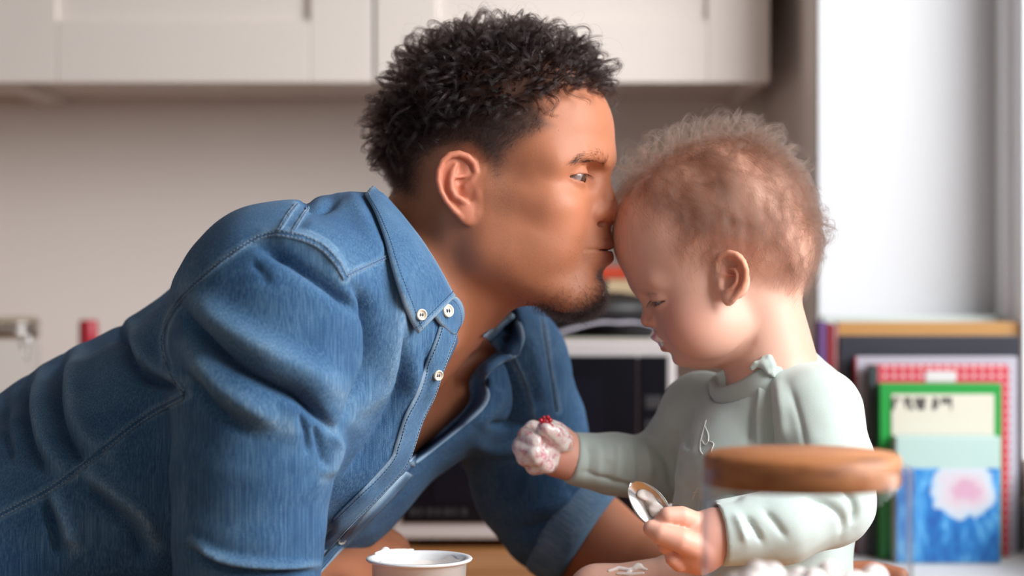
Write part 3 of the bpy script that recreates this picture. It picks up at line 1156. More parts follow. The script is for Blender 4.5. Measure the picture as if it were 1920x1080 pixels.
    chinw = gauss(np.linalg.norm(np.stack([(q[:, 0] - 7.9) * 0.62, (q[:, 2] + 9.6), ya * 0.6], 1), axis=1), 1.25)
    chinw += 0.5 * gauss(np.linalg.norm(np.stack([(q[:, 0] - 5.9) * 0.7, (q[:, 2] + 9.0) * 0.9, (ya - 2.2) * 0.8], 1), axis=1), 0.9)
    chinw = np.where((q[:, 0] > 3.5) & (q[:, 2] < -7.0), chinw, 0)
    p, n, vi = sample_surface(MAN_V, MAN_F, chinw, 4200, rng)
    d = unit(n * 0.75 + np.array([0.15, 0, -0.75]) + rng.normal(size=p.shape) * 0.35)
    ln = 0.0090 * rng.uniform(0.35, 1.25, len(p))
    sD, rD = simple_strands(p, n, d, ln, 0.7, 6, rng, 0.00009, 0.1)
    stw = np.where((q[:, 0] > 1.5) & (q[:, 2] < -2.8) & (q[:, 2] > -11) & (np.linalg.norm(q, axis=1) < 15), np.clip(stub, 0, 1), 0)
    p, n, vi = sample_surface(MAN_V, MAN_F, stw ** 2, 3500, rng)
    d = unit(n * 0.6 + np.array([0.2, 0, -0.8]) + rng.normal(size=p.shape) * 0.3)
    sE, rE = simple_strands(p, n, d, 0.0009 * rng.uniform(0.5, 1.3, len(p)), 0.3, 4, rng, 0.00005)
    hair_curves('beard', sD + sE, rD + rE, ROOT, man)
# ------------------------------------------------------------------ denim shirt: sculpted cloth with folds, then seams, collar and buttons laid on it
OPENING = np.array([(686, 340), (716, 370), (750, 407), (785, 453), (818, 505), (842, 550), (856, 590), (858, 640), (833, 692), (815, 745), (793, 790), (776, 842), (772, 868), (800, 850), (862, 800),
                    (905, 757), (915, 718), (903, 690), (935, 668), (972, 640), (975, 610), (960, 560), (1000, 450), (1000, 280), (680, 280)], np.float32)


def man_shirt(p):
    d = man_torso(p, 0.0)
    d = smin(d, chain(p, NEAR_ARM[0][:2], NEAR_ARM[1][:2]), 0.035)
    d = smin(d, chain(p, NEAR_ARM[0][1:], NEAR_ARM[1][1:], 0.01), 0.008)
    d = smin(d, chain(p, FAR_ARM[0], FAR_ARM[1], 0.01), 0.045)
    m = p[:, 0] > -0.29
    d[m] = smax(d[m], TOP_Z + 0.001 - p[m, 2], 0.004)
    # sleeve ends: near one cut below the frame, far one at the turned-up cuff
    uv, dep = project(p)
    m = (uv[:, 0] > 640) & (uv[:, 0] < 1010) & (uv[:, 1] > 270) & (uv[:, 1] < 900) & (p[:, 1] < 0.16)
    op = poly_sd(uv[m], OPENING) * dep[m] / FPX
    back = p[m, 1] - np.interp(uv[m, 1], [330, 500, 700, 870], [0.15, 0.15, 0.15, 0.12])
    d[m] = smax(d[m], -np.maximum(op, back), 0.006)
    a, b = np.array(FAR_ARM[0][3]), np.array(FAR_ARM[0][4])
    ax_ = (b - a) / np.linalg.norm(b - a)
    far = (p - b) @ ax_.astype(np.float32) - 0.002
    d = np.where((p[:, 0] > -0.02) & (p[:, 1] > 0.05), smax(d, far, 0.006), d)
    return d


# folds: (polyline px, depth hint, height mm, width px); + ridge, - valley
FOLDS = [
    ([(338, 575), (380, 632), (432, 678), (498, 717), (568, 752), (640, 822)], -9.5, 14),
    ([(350, 545), (420, 610), (500, 660), (590, 705), (650, 745)], 5.5, 30),
    ([(345, 650), (400, 715), (470, 765), (540, 800)], 4.5, 24),
    ([(350, 700), (400, 765), (470, 815)], -4.0, 18),
    ([(590, 790), (600, 840), (612, 885)], -2.5, 10),
    ([(560, 770), (575, 815), (580, 860)], -2.5, 11),
    ([(625, 800), (632, 835), (608, 900)], 4.0, 14),
    ([(474, 455), (529, 478), (583, 509), (649, 560), (688, 596)], -7.0, 18),
    ([(470, 490), (492, 512), (505, 535)], -1.5, 12),
    ([(500, 440), (560, 450), (610, 474), (645, 512)], 4.0, 14),
    ([(655, 530), (690, 560), (700, 620), (694, 690), (660, 765), (640, 800)], -7.5, 13),
    ([(725, 480), (742, 560), (738, 640), (715, 720), (672, 790)], 5.0, 20),
    ([(748, 600), (756, 660), (745, 740), (700, 830), (640, 900)], -4.0, 14),
    ([(780, 640), (778, 700), (760, 780), (728, 850), (650, 940)], 3.0, 16),
    ([(800, 640), (795, 720), (768, 800), (742, 850)], -2.0, 10),
    ([(226, 600), (236, 661), (270, 704), (335, 732)], -7.0, 14),
    ([(246, 610), (262, 660), (300, 695), (345, 715)], 4.0, 16),
    ([(122, 665), (104, 719), (104, 772), (126, 830), (162, 882)], -7.0, 13),
    ([(150, 655), (136, 710), (140, 770), (165, 825), (200, 850)], 5.0, 18),
    ([(55, 705), (44, 767), (54, 830), (84, 890)], -6.0, 13),
    ([(80, 690), (72, 760), (80, 820), (110, 880)], 4.5, 15),
    ([(10, 740), (6, 800), (20, 870)], -4.0, 14),
    ([(159, 882), (217, 926), (270, 969), (295, 1025)], 5.0, 16),
    ([(150, 905), (205, 955), (250, 1000), (275, 1060)], -5.0, 16),
    ([(100, 925), (120, 975), (140, 1030)], 4.0, 14),
    ([(80, 930), (98, 990), (110, 1050)], -4.0, 13),
    ([(560, 368), (600, 385), (640, 372)], -4.0, 16),
    ([(640, 360), (665, 385), (690, 440), (715, 490)], 3.0, 16),
    ([(560, 420), (610, 440), (660, 470)], 3.0, 16),
    ([(356, 1012), (400, 1040), (450, 1056), (520, 1062), (592, 1058)], 6.0, 9),
    ([(350, 1030), (400, 1058), (450, 1070), (590, 1072)], -5.0, 9),
    ([(930, 640), (960, 690), (972, 760), (950, 820)], -4.5, 14),
    ([(985, 620), (1005, 690), (1020, 760)], 3.0, 16),
    ([(905, 790), (950, 800), (1000, 800), (1040, 790)], -3.0, 12),
    ([(880, 830), (930, 845), (985, 840)], 2.5, 14),
    ([(960, 1000), (1010, 985), (1060, 960), (1100, 920)], -3.0, 12),
    ([(975, 960), (1030, 950), (1075, 925)], 3.0, 14),
    ([(940, 720), (925, 760), (890, 805)], 3.0, 14),
    ([(700, 900), (660, 950), (615, 1000)], 3.0, 14),
    ([(720, 880), (690, 930), (640, 985), (600, 1030)], -2.5, 10),
]
SEAMS = [   # (polyline px, half width px of the felled band)
    ([(522, 437), (482, 448), (420, 488), (352, 548), (320, 590), (306, 640), (318, 692), (346, 738)], 5.5),
    ([(522, 437), (562, 444), (602, 462), (630, 490), (648, 522)], 7.0),
    ([(650, 516), (690, 498), (730, 480)], 4.0),
    ([(522, 437), (540, 406), (556, 384)], 4.0),
    ([(546, 440), (566, 408), (578, 390)], 3.0),
    ([(346, 742), (272, 782), (202, 836), (165, 866), (95, 917), (0, 966), (-40, 990)], 7.0),
    ([(1018, 600), (1030, 680), (1046, 770)], 4.0),
    ([(948, 640), (985, 720), (1000, 790), (985, 830)], 3.0),
]


def denim_mat(name, tone=1.0):
    m = Mat(name, (0.1, 0.2, 0.4), 0.85)
    u = m.coords((1, 1, 1))
    ang = m.attr('grain')
    # long slubs follow the grain of each panel
    z1 = m.noise(1.0, 3, 0.6, m.coords((900, 900, 11)))
    z2 = m.noise(1.0, 3, 0.6, m.coords((900, 900, 11), rot=(0, math.radians(-56), 0)))
    slub = m.mix(ang, z1, z2)
    cloud = m.noise(16, 4, 0.6)
    speck = m.noise(1900, 2, 0.6)
    wear = m.attr('wear')
    f = m.math('ADD', m.math('MULTIPLY', slub, 0.55), m.math('MULTIPLY', cloud, 0.35))
    f = m.math('ADD', f, m.math('MULTIPLY', speck, 0.30))
    f = m.math('ADD', f, m.math('MULTIPLY', wear, 0.45))
    c = m.ramp(f, [(0.34, (0.012 * tone, 0.038 * tone, 0.098 * tone)), (0.55, (0.034 * tone, 0.098 * tone, 0.210 * tone)), (0.74, (0.095 * tone, 0.195 * tone, 0.325 * tone)), (0.95, (0.27 * tone, 0.38 * tone, 0.49 * tone))])
    m.set('Base Color', c)
    m.set('Specular IOR Level', 0.15)
    m.set('Sheen Weight', 0.08)
    m.set('Sheen Roughness', 0.5)
    m.set('Sheen Tint', (0.75, 0.85, 1.0))
    tw = m.wave(330, m.coords((1, 1, 1), rot=(0.3, 0.75, 0.4)), 1.0)
    m.bump(speck, 0.55, 0.0012)
    m.bump(tw, 0.10, 0.0006)
    m.bump(slub, 0.12, 0.0008)
    return m


if True:
    V, F = surface(man_shirt, axis((-0.60, 0.006), (-0.46, 0.0022), (0.13, 0.004), 0.15), axis((-0.29, 0.0023), (0.02, 0.003), (0.12, 0.004), 0.30), axis((CZ - 0.36, 0.006), (CZ - 0.26, 0.0022), CZ + 0.10), newton=1)
    N = vnormals(V, F)
    uv, dep = project(V)
    face_cam = sstep(-N[:, 1], -0.25, 0.15)
    # folds pushed along the surface normal, on the side of each fold only
    disp = np.zeros(len(V))
    near = V[:, 1]
    for pts, h, w in FOLDS:
        sp = spline(pts, 40)
        m = (uv[:, 0] > sp[:, 0].min() - 4 * w) & (uv[:, 0] < sp[:, 0].max() + 4 * w) & (uv[:, 1] > sp[:, 1].min() - 4 * w) & (uv[:, 1] < sp[:, 1].max() + 4 * w)
        idx = np.nonzero(m)[0]
        dd, t = poly_dist(uv[idx].astype(np.float32), sp)
        fade = sstep(t, 0.0, 0.22) * sstep(1 - t, 0.0, 0.22) * 0.85 + 0.15
        disp[idx] += h * (0.0021 * np.exp(-(dd / (w * 0.62)) ** 1.25) if h < 0 else 0.0016 * np.exp(-(dd / (w * 0.95)) ** 2)) * fade
    disp += 0.0016 * vnoise(V, 70, 1) + 0.0009 * vnoise(V, 190, 2)
    disp *= face_cam
    V2 = (V + N * disp[:, None]).astype(np.float32)
    V2 = relax(V2, F, 1, 0.25)
    shirt = mesh('shirt', V2, F, None, man, label='blue denim button-down shirt with rolled sleeves')
    SH_BVH = BVHTree.FromPolygons([Vector(v) for v in V2.tolist()], F.tolist())
    CAM_P = Vector((0, -DIST, CZ))

    def hit(px, py, bvh=None, off=0.0):
        d = (Vector(P(px, py, 0)) - CAM_P).normalized()
        r = (bvh or SH_BVH).ray_cast(CAM_P, d)
        if r[0] is None:
            return None
        return np.array(r[0] - d * off), np.array(r[1])

    def on_cloth(pts, n, bvh=None, off=0.0):
        """px polyline -> world polyline lying on the cloth (rays that miss borrow their neighbour's depth)"""
        sp = spline(pts, n)
        out, nor, last = [], [], None
        for a, b in sp:
            h = hit(a, b, bvh, off)
            out.append(h[0] if h else None); nor.append(h[1] if h else None)
        ok = [i for i, o in enumerate(out) if o is not None]
        if not ok:
            return None, None
        for i in range(n):
            if out[i] is None:
                j = min(ok, key=lambda k: abs(k - i))
                out[i] = P(sp[i][0], sp[i][1], out[j][1]); nor[i] = nor[j]
        out = np.array(out)
        # calm the depth
        y = out[:, 1].copy()
        for _ in range(3):
            y[1:-1] = (y[:-2] + 2 * y[1:-1] + y[2:]) / 4
        out = np.array([P(sp[i][0], sp[i][1], y[i]) for i in range(n)])
        return out, np.array(nor)

    wear = np.zeros(len(V)); grain = np.zeros(len(V))
    for pts, w in SEAMS:
        sp = spline(pts, 30)
        dd, t = poly_dist(uv.astype(np.float32), sp)
        wear = np.maximum(wear, 0.38 * np.exp(-((dd - w * 1.1) / 3.5) ** 2))
    for pts, h, w in FOLDS:
        if h > 3.5:
            dd, t = poly_dist(uv.astype(np.float32), spline(pts, 24))
            wear = np.maximum(wear, 0.35 * np.exp(-(dd / (w * 0.9)) ** 2))
    dn = chain(V, NEAR_ARM[0], NEAR_ARM[1]); dt = man_torso(V, 0.0)
    grain = np.clip(sstep(dn - dt, -0.004, 0.010), 0, 1)
    set_attr(shirt, 'wear', wear * (V[:, 1] < 0.16)); set_attr(shirt, 'grain', grain)
    DENIM = denim_mat('denim')
    shirt.data.materials.append(DENIM.m)
    THREAD = Mat('stitch_thread', (0.30, 0.36, 0.44), 0.7).m
    THREAD_D = Mat('stitch_thread_dark', (0.02, 0.035, 0.08), 0.8).m

    def ribbon(name, pts3, nor, half, mat, parent, lift=0.0012, thick=0.0012):
        """raised band along a line on the cloth"""
        t = np.gradient(pts3, axis=0); t /= np.linalg.norm(t, axis=1)[:, None]
        s_ = np.cross(t, nor); s_ /= np.linalg.norm(s_, axis=1)[:, None] + 1e-9
        prof = [(-1.25, -0.0015), (-1.0, lift * 0.55), (-0.85, lift + thick * 0.3), (-0.55, lift * 0.45), (0, lift + thick * 0.25), (0.55, lift * 0.45), (0.85, lift + thick * 0.3), (1.0, lift * 0.55), (1.25, -0.0015)]
        rows = []
        n = len(pts3)
        for a, b in prof:
            wob = 0.0003 * np.sin(np.arange(n) * 1.9 + a * 3) + 0.0002 * np.sin(np.arange(n) * 0.83 + 1 + a)
            rows.append(pts3 + s_ * (a * half) + nor * (b + wob * (b > 0))[:, None])
        Vv = np.concatenate(rows); k = len(prof)
        i = np.arange(k - 1)[:, None] * n + np.arange(n - 1)
        f = np.stack([i, i + 1, i + n + 1, i + n], -1).reshape(-1, 4)
        o = mesh(name, Vv, f, mat, parent)
        set_attr(o, 'wear', np.concatenate([np.full(n, 0.45 if abs(a) in (1.0, 0.85) else 0.0) for a, b in prof])); set_attr(o, 'grain', np.zeros(len(Vv)))
        return o, s_

    def stitches(name, pts3, nor, mat, parent, gap=0.0030, r=0.00030, lift=0.0012):
        L = np.linalg.norm(np.diff(pts3, axis=0), axis=1).sum()
        n = max(3, int(L / gap))
        a = resample(pts3, n * 3 + 1); nn = resample(nor, n * 3 + 1)
        vs_, fs = [], []
        for i in range(n):
            seg = a[i * 3:i * 3 + 3] + nn[i * 3:i * 3 + 3] * np.array([lift - r, lift + r * 0.6, lift - r])[:, None]
            v, f = tube_data(seg, r, 4, True)
            o_ = sum(len(x) for x in vs_)
            vs_.append(v); fs += [tuple(k + o_ for k in ff) for ff in f]
        return mesh(name, np.concatenate(vs_), fs, mat, parent)

    for pts, w in SEAMS:
        n = max(24, int(np.linalg.norm(np.diff(np.array(pts), axis=0), axis=1).sum() / 5))
        p3, nr = on_cloth(pts, n)
        if p3 is None:
            continue
        half = w * S(p3[:, 1].mean())
        rb, sd = ribbon('seam', p3, nr, half, DENIM.m, shirt)
        for q_ in (-0.55, 0.55):
            stitches('stitching', p3 + sd * (q_ * half), nr, THREAD, shirt)

    # ---- collar, front bands and cuff: strips of doubled denim between two traced edges
    BODY_BVH = BVHTree.FromPolygons([Vector(v) for v in MAN_V.tolist()], MAN_F.tolist())

    def near_depth(px, py, min_y=-9.0):
        hs = [h for h in (hit(px, py, SH_BVH), hit(px, py, BODY_BVH)) if h and h[0][1] > min_y]
        return min(h[0][1] for h in hs) if hs else np.nan

    def strip(name, edge_a, edge_b, n, m, off_a, off_b, mat, parent, thick=0.0024, bulge=0.0, depth=None, wear_edge=0.8, smooth_it=6, min_y=-9.0):
        A, B = spline(edge_a, n), spline(edge_b, n)
        t = np.linspace(0, 1, m)
        G = A[:, None] * (1 - t)[None, :, None] + B[:, None] * t[None, :, None]
        if depth is None:
            Y = np.array([[near_depth(*G[i, j], min_y) for j in range(m)] for i in range(n)])
            bad = np.isnan(Y)
            if bad.any():
                ii, jj = np.nonzero(~bad)
                for i, j in zip(*np.nonzero(bad)):
                    k = np.argmin((ii - i) ** 2 + (jj - j) ** 2)
                    Y[i, j] = Y[ii[k], jj[k]]
        else:
            Y = depth(G)
        for _ in range(smooth_it):
            Z = np.pad(Y, 1, mode='edge')
            Y = np.minimum(Y, (Z[:-2, 1:-1] + Z[2:, 1:-1] + Z[1:-1, :-2] + Z[1:-1, 2:] + 2 * Y) / 6 + 0.0005) * 0.5 + 0.5 * (Z[:-2, 1:-1] + Z[2:, 1:-1] + Z[1:-1, :-2] + Z[1:-1, 2:] + 2 * Y) / 6
        Y = Y - (off_a * (1 - t) + off_b * t)[None] - bulge * np.sin(np.pi * t)[None]
        W = np.array([[P(G[i, j, 0], G[i, j, 1], Y[i, j]) for j in range(m)] for i in range(n)])
        du = np.gradient(W, axis=0); dv = np.gradient(W, axis=1)
        nn = np.cross(du, dv); nn /= np.linalg.norm(nn, axis=2)[..., None] + 1e-9
        if nn[..., 1].mean() > 0:
            nn = -nn
        edge = np.minimum.reduce([np.arange(n)[:, None] * np.ones(m), (n - 1 - np.arange(n))[:, None] * np.ones(m), np.ones(n)[:, None] * np.arange(m), np.ones(n)[:, None] * (m - 1 - np.arange(m))])
        top = W + nn * (thick * (1 - 0.55 * (edge == 0)))[..., None]
        bot = W - nn * 0.0004
        Vv = np.concatenate([top.reshape(-1, 3), bot.reshape(-1, 3)])
        i = np.arange(n - 1)[:, None] * m + np.arange(m - 1)
        f1 = np.stack([i, i + 1, i + m + 1, i + m], -1).reshape(-1, 4)
        K = n * m
        ring = [k for k in range(m)] + [k * m + m - 1 for k in range(1, n)] + [(n - 1) * m + k for k in range(m - 2, -1, -1)] + [k * m for k in range(n - 2, 0, -1)]
        f2 = [(a, b, b + K, a + K) for a, b in zip(ring, ring[1:] + ring[:1])]
        F_ = np.concatenate([f1, f1[:, ::-1] + K, np.array(f2)])
        o = mesh(name, Vv, F_, mat, parent)
        bmn = bmesh.new(); bmn.from_mesh(o.data); bmesh.ops.recalc_face_normals(bmn, faces=bmn.faces); bmn.to_mesh(o.data); bmn.free()
        o.data.polygons.foreach_set('use_smooth', np.full(len(o.data.polygons), True))
        w_ = wear_edge * np.exp(-(edge / 1.0) ** 2) + 0.1
        set_attr(o, 'wear', np.concatenate([w_.ravel(), w_.ravel()])); set_attr(o, 'grain', np.full(len(Vv), 0.3))
        return o, top, nn

    def inset_stitch(top, nn, k, sides='abfl'):
        lines = []
        if 'a' in sides: lines.append((top[:, k], nn[:, k]))
        if 'b' in sides: lines.append((top[:, -1 - k], nn[:, -1 - k]))
        if 'f' in sides: lines.append((top[-1 - k], nn[-1 - k]))
        if 'l' in sides: lines.append((top[k], nn[k]))
        for a, b in lines:
            stitches('stitching', a, b, THREAD_D, shirt, 0.0026, 0.00028, 0.0002)

    DENIM_IN = denim_mat('denim_inside', 1.25)
    # stand of the collar all round the neck
    ax0, ax1 = np.array([-2.6, 0, -3.4]), np.array([-10.6, 0, -10.8])
    axd = (ax1 - ax0) / np.linalg.norm(ax1 - ax0)
    e_b = np.cross([0, 1.0, 0], axd)
    if e_b[2] < 0: e_b = -e_b
    rows = []
    phis = np.linspace(math.radians(48), math.radians(360 - 34), 60)
    for rr, tt in ((7.55, 0.80), (7.6, 0.62), (7.5, 0.46), (7.25, 0.45), (7.3, 0.62), (7.3, 0.80)):
        # phi = 0 points to the throat, 180 to the nape
        c0 = ax0 + (ax1 - ax0) * tt
        k = np.cos(phis)
        pts = c0 + np.outer(-k, e_b) * (rr + 0.55 * (k < 0) * -k)[:, None] + np.outer(np.sin(phis), [0, -1.0, 0]) * rr * 0.98 + np.outer((1 + k) * 0.9, axd)
        rows.append(from_head(pts))
    Vv = np.concatenate(rows); n = len(phis)
    i = np.arange(len(rows) - 1)[:, None] * n + np.arange(n - 1)
    st = mesh('collar_stand', Vv, np.stack([i, i + 1, i + n + 1, i + n], -1).reshape(-1, 4), DENIM.m, shirt)
    set_attr(st, 'wear', np.full(len(Vv), 0.1)); set_attr(st, 'grain', np.zeros(len(Vv)))
    # band tab under the near leaf
    o, top, nn = strip('collar_tab', [(835, 566), (852, 556), (865, 570), (869, 590), (864, 608), (850, 626)], [(800, 575), (806, 585), (814, 595), (822, 606), (834, 617), (848, 628)], 26, 10, 0.004, 0.004, DENIM.m, shirt)
    inset_stitch(top, nn, 2, 'a')
    # near leaf
    o, top, nn = strip('collar_leaf', [(697, 350), (722, 372), (755, 408), (790, 452), (822, 503), (845, 545), (853, 556)],
                       [(684, 366), (702, 398), (720, 447), (735, 505), (751, 556), (769, 602), (783, 625)], 44, 18, 0.010, 0.0075, DENIM.m, shirt, 0.0030, 0.004)
    inset_stitch(top, nn, 2, 'bf')
    COL_TOP = top
    # far leaf
    o, top, nn = strip('collar_leaf', [(957, 584), (974, 602), (984, 634), (972, 667)], [(905, 630), (920, 645), (935, 662), (950, 674)], 22, 14, 0.010, 0.012, DENIM.m, shirt, 0.003)
    inset_stitch(top, nn, 2, 'af')
    # front band with the buttons, then the far band turned out of the opening
    NEAR_EDGE = [(860, 612), (850, 645), (832, 692), (814, 745), (792, 790), (775, 842), (757, 880), (708, 934), (658, 984), (594, 1054), (560, 1092)]
    o, top, nn = strip('button_band', NEAR_EDGE, [(x - 34 + 6 * (y > 860), y - 10 - 8 * (y > 860)) for x, y in NEAR_EDGE], 90, 9, 0.0040, 0.0015, DENIM.m, shirt, 0.0020, min_y=-0.178)
    inset_stitch(top, nn, 1, 'ab')
    FAR_EDGE = [(968, 668), (930, 688), (912, 712), (918, 742), (905, 768), (866, 802), (808, 848), (772, 876)]
    o, top, nn = strip('buttonhole_band', FAR_EDGE, [(930, 662), (896, 690), (880, 716), (882, 745), (868, 770), (836, 800), (790, 842), (764, 866)], 60, 9, 0.014, 0.004, DENIM_IN.m, shirt, 0.0022, 0.004)
    inset_stitch(top, nn, 1, 'ab')
    # lower edge of the shirt front below the closing
    o, top, nn = strip('front_edge', [(x + 2, y + 2) for x, y in NEAR_EDGE[6:]], [(x + 17, y + 11) for x, y in NEAR_EDGE[6:]], 50, 6, 0.002, 0.000, DENIM.m, shirt, 0.002, min_y=-0.178)
    inset_stitch(top, nn, 1, 'b')

    # turned-up cuff of the far sleeve
    a, b = np.array(FAR_ARM[0][3]), np.array(FAR_ARM[0][4])
    zax = Vector(b - a).normalized()
    prof = [(0.0505, 0.006), (0.0560, 0.004), (0.0600, -0.001), (0.0612, -0.012), (0.0605, -0.026), (0.0585, -0.031), (0.0560, -0.030)]
    cf = lathe('cuff', prof, DENIM_IN.m, None, seg=72)
    cf.matrix_world = Matrix.Translation(Vector(b)) @ zax.to_track_quat('Z', 'Y').to_matrix().to_4x4()
    bpy.context.view_layer.update()
    link(cf, shirt)
    co_ = np.empty(len(cf.data.vertices) * 3, np.float32); cf.data.vertices.foreach_get('co', co_); co_ = co_.reshape(-1, 3)
    co_ += 0.0016 * vnoise(co_, 90, 4)[:, None] * (co_ / (np.linalg.norm(co_, axis=1)[:, None] + 1e-9))
    cf.data.vertices.foreach_set('co', co_.ravel())
    set_attr(cf, 'wear', np.full(len(co_), 0.35)); set_attr(cf, 'grain', np.zeros(len(co_)))

    # ---- buttons
    BTN = Mat('button', (0.72, 0.66, 0.55), 0.32)
    BTN.set('Base Color', BTN.mix(BTN.noise(300, 3), (0.78, 0.73, 0.63), (0.62, 0.55, 0.44)))
    BTN_DARK = Mat('button_dark', (0.03, 0.045, 0.09), 0.4).m

    def button(px, py, r, mat, lift=0.0005, dep=None):
        h = None
        best = None
        for o_ in [c for c in shirt.children if c.name.split('.')[0] in ('collar_leaf', 'collar_tab', 'button_band', 'buttonhole_band')] + [shirt]:
            me = o_.data
            ok, loc, nor, _ = o_.ray_cast(o_.matrix_world.inverted() @ CAM_P, (o_.matrix_world.inverted().to_3x3() @ (Vector(P(px, py, 0)) - CAM_P)).normalized())
            if ok:
                loc = o_.matrix_world @ loc; nor = (o_.matrix_world.to_3x3() @ nor).normalized()
                if best is None or (loc - CAM_P).length < best:
                    best = (loc - CAM_P).length; h = (loc, nor)
        if h is None:
            return
        loc, nor = h
        if nor.y > 0: nor = -nor
        nor = (nor + Vector((0.05, -0.6, 0.1))).normalized()
        mw = Matrix.Translation(loc + nor * lift) @ nor.to_track_quat('Z', 'Y').to_matrix().to_4x4()
        pr = [(0.0, 0.0012), (0.55, 0.0012), (0.66, 0.0015), (0.78, 0.0023), (0.90, 0.0023), (1.0, 0.0014), (1.0, 0.0004), (0.85, -0.0004), (0.0, -0.0004)]
        bt = lathe('button', [(a * r, z) for a, z in pr], mat, None, seg=32)
        bt.matrix_world = mw
        bpy.context.view_layer.update()
        link(bt, shirt)
        vs_, fs = [], []
        for sx in (-1, 1):
            seg = [(sx * 0.2 * r, -0.24 * r, 0.0010), (sx * 0.2 * r, 0, 0.0020), (sx * 0.2 * r, 0.24 * r, 0.0010)]
            v, f = tube_data(np.array(seg), 0.10 * r, 6)
            o_ = sum(len(x) for x in vs_); vs_.append(v); fs += [tuple(k + o_ for k in ff) for ff in f]
        th = mesh('button_thread', np.concatenate(vs_), fs, THREAD_D, None)
        th.matrix_world = mw
        bpy.context.view_layer.update()
        link(th, shirt)

    for px, py, r_, mt in ((838, 583, 0.0054, BTN.m), (789, 590, 0.0046, BTN.m), (820, 703, 0.0044, BTN.m), (952, 637, 0.0052, BTN_DARK), (640, 1012, 0.0036, BTN.m)):
        button(px, py, r_, mt)
# ------------------------------------------------------------------ the child: head frame in cm (x forward = towards the man, z up), pitched 22 degrees down
B_PITCH = math.radians(22)
B_O = P(1364, 520, -0.022)
_c, _s = math.cos(B_PITCH), math.sin(B_PITCH)
B_R = np.array([[-_c, 0, -_s], [0, -1, 0], [-_s, 0, _c]], np.float32)      # columns: local x, y, z in world
B_M = np.array([[-_c, 0, -_s], [0, -1, 0], [-_s, 0, _c]], np.float32)
B_M[:, 0] = (-_c, 0, -_s); B_M[:, 1] = (0, -1, 0); B_M[:, 2] = (-_s, 0, _c)


def to_b(p):
    return ((p - B_O.astype(np.float32)) @ B_M) / np.float32(0.01)


def from_b(q):
    return (np.asarray(q, float) * 0.01) @ B_M.T.astype(float) + B_O


B_EYE = np.array([5.85, 2.35, 0.62])
B_EYE_R = 1.0
_k = math.cos(math.radians(30))
BE_1 = np.array([-_c * _k, math.sin(math.radians(30)), -_s * _k], np.float32)
BE_2 = np.array([-_s, 0, _c], np.float32)
BE_N = np.cross(BE_1, BE_2)
if BE_N[1] < 0:
    BE_N = -BE_N
BE_M = np.stack([BE_1, BE_2, BE_N], 1).astype(np.float32)
BE_O = np.array([1.40, 5.40, 0.42], np.float32)


def bz(u, v, c=0.0, k=0.00767):
    return ((u - 225) * k * 1.06, (480 - v) * k, c)


def baby_ear(q):
    e = (q - BE_O) @ BE_M
    s = Sculpt(e)
    s.ell(bz(385, 450, 0.0), (1.50, 2.05, 0.24), 0.1, all=True, rot=_rot2(-6))
    s.ell(bz(350, 690, 0.05), (0.52, 0.62, 0.28), 0.4)
    s.ell(bz(370, 470, 0.36), (0.78, 0.88, 0.62), 0.2, '-')
    s.ell(bz(370, 330, 0.36), (0.72, 0.52, 0.52), 0.2, '-')
    hel = [bz(285, 445, 0.02), bz(232, 400, 0.12), bz(232, 310, 0.20), bz(285, 235, 0.28), bz(370, 205, 0.32), bz(450, 225, 0.34), bz(520, 300, 0.34), bz(556, 390, 0.33), bz(552, 480, 0.30), bz(515, 570, 0.26), bz(455, 645, 0.2), bz(400, 705, 0.14)]
    s.chain(hel, [0.14, 0.20, 0.24, 0.26, 0.26, 0.25, 0.25, 0.25, 0.25, 0.24, 0.24, 0.24], 0.14)
    s.chain([bz(420, 275, 0.34), bz(480, 330, 0.34), bz(505, 420, 0.32), bz(490, 510, 0.28), bz(440, 590, 0.22)], [0.06, 0.11, 0.12, 0.11, 0.06], 0.12, '-')
    s.chain([bz(370, 375, 0.16), bz(430, 385, 0.24), bz(460, 440, 0.28), bz(450, 520, 0.28), bz(400, 580, 0.26), bz(345, 610, 0.22)], [0.10, 0.15, 0.17, 0.18, 0.18, 0.15], 0.2)
    s.cap(bz(290, 430, 0.10), bz(420, 450, 0.0), 0.13, 0.08, 0.15)
    s.ell(bz(315, 535, 0.1), (0.30, 0.44, 0.20), 0.2, '-')
    s.ell(bz(262, 545, 0.14), (0.26, 0.46, 0.24), 0.2)
    s.ell(bz(390, 430, -0.40), (1.25, 1.75, 0.26), 0.08)
    return s.d


def baby_almond(a, y0, z0, w, h, tilt):
    t = math.radians(tilt)
    y, z = a[:, 1] - y0, a[:, 2] - z0
    y, z = y * math.cos(t) + z * math.sin(t), -y * math.sin(t) + z * math.cos(t)
    r = (w * w + h * h) / (2 * h)
    d1 = np.sqrt(y * y + (z - (r - h)) ** 2) - r
    d2 = np.sqrt(y * y + (z + (r - h)) ** 2) - r
    return np.maximum(np.maximum(d1, d2), B_EYE[0] - a[:, 0])


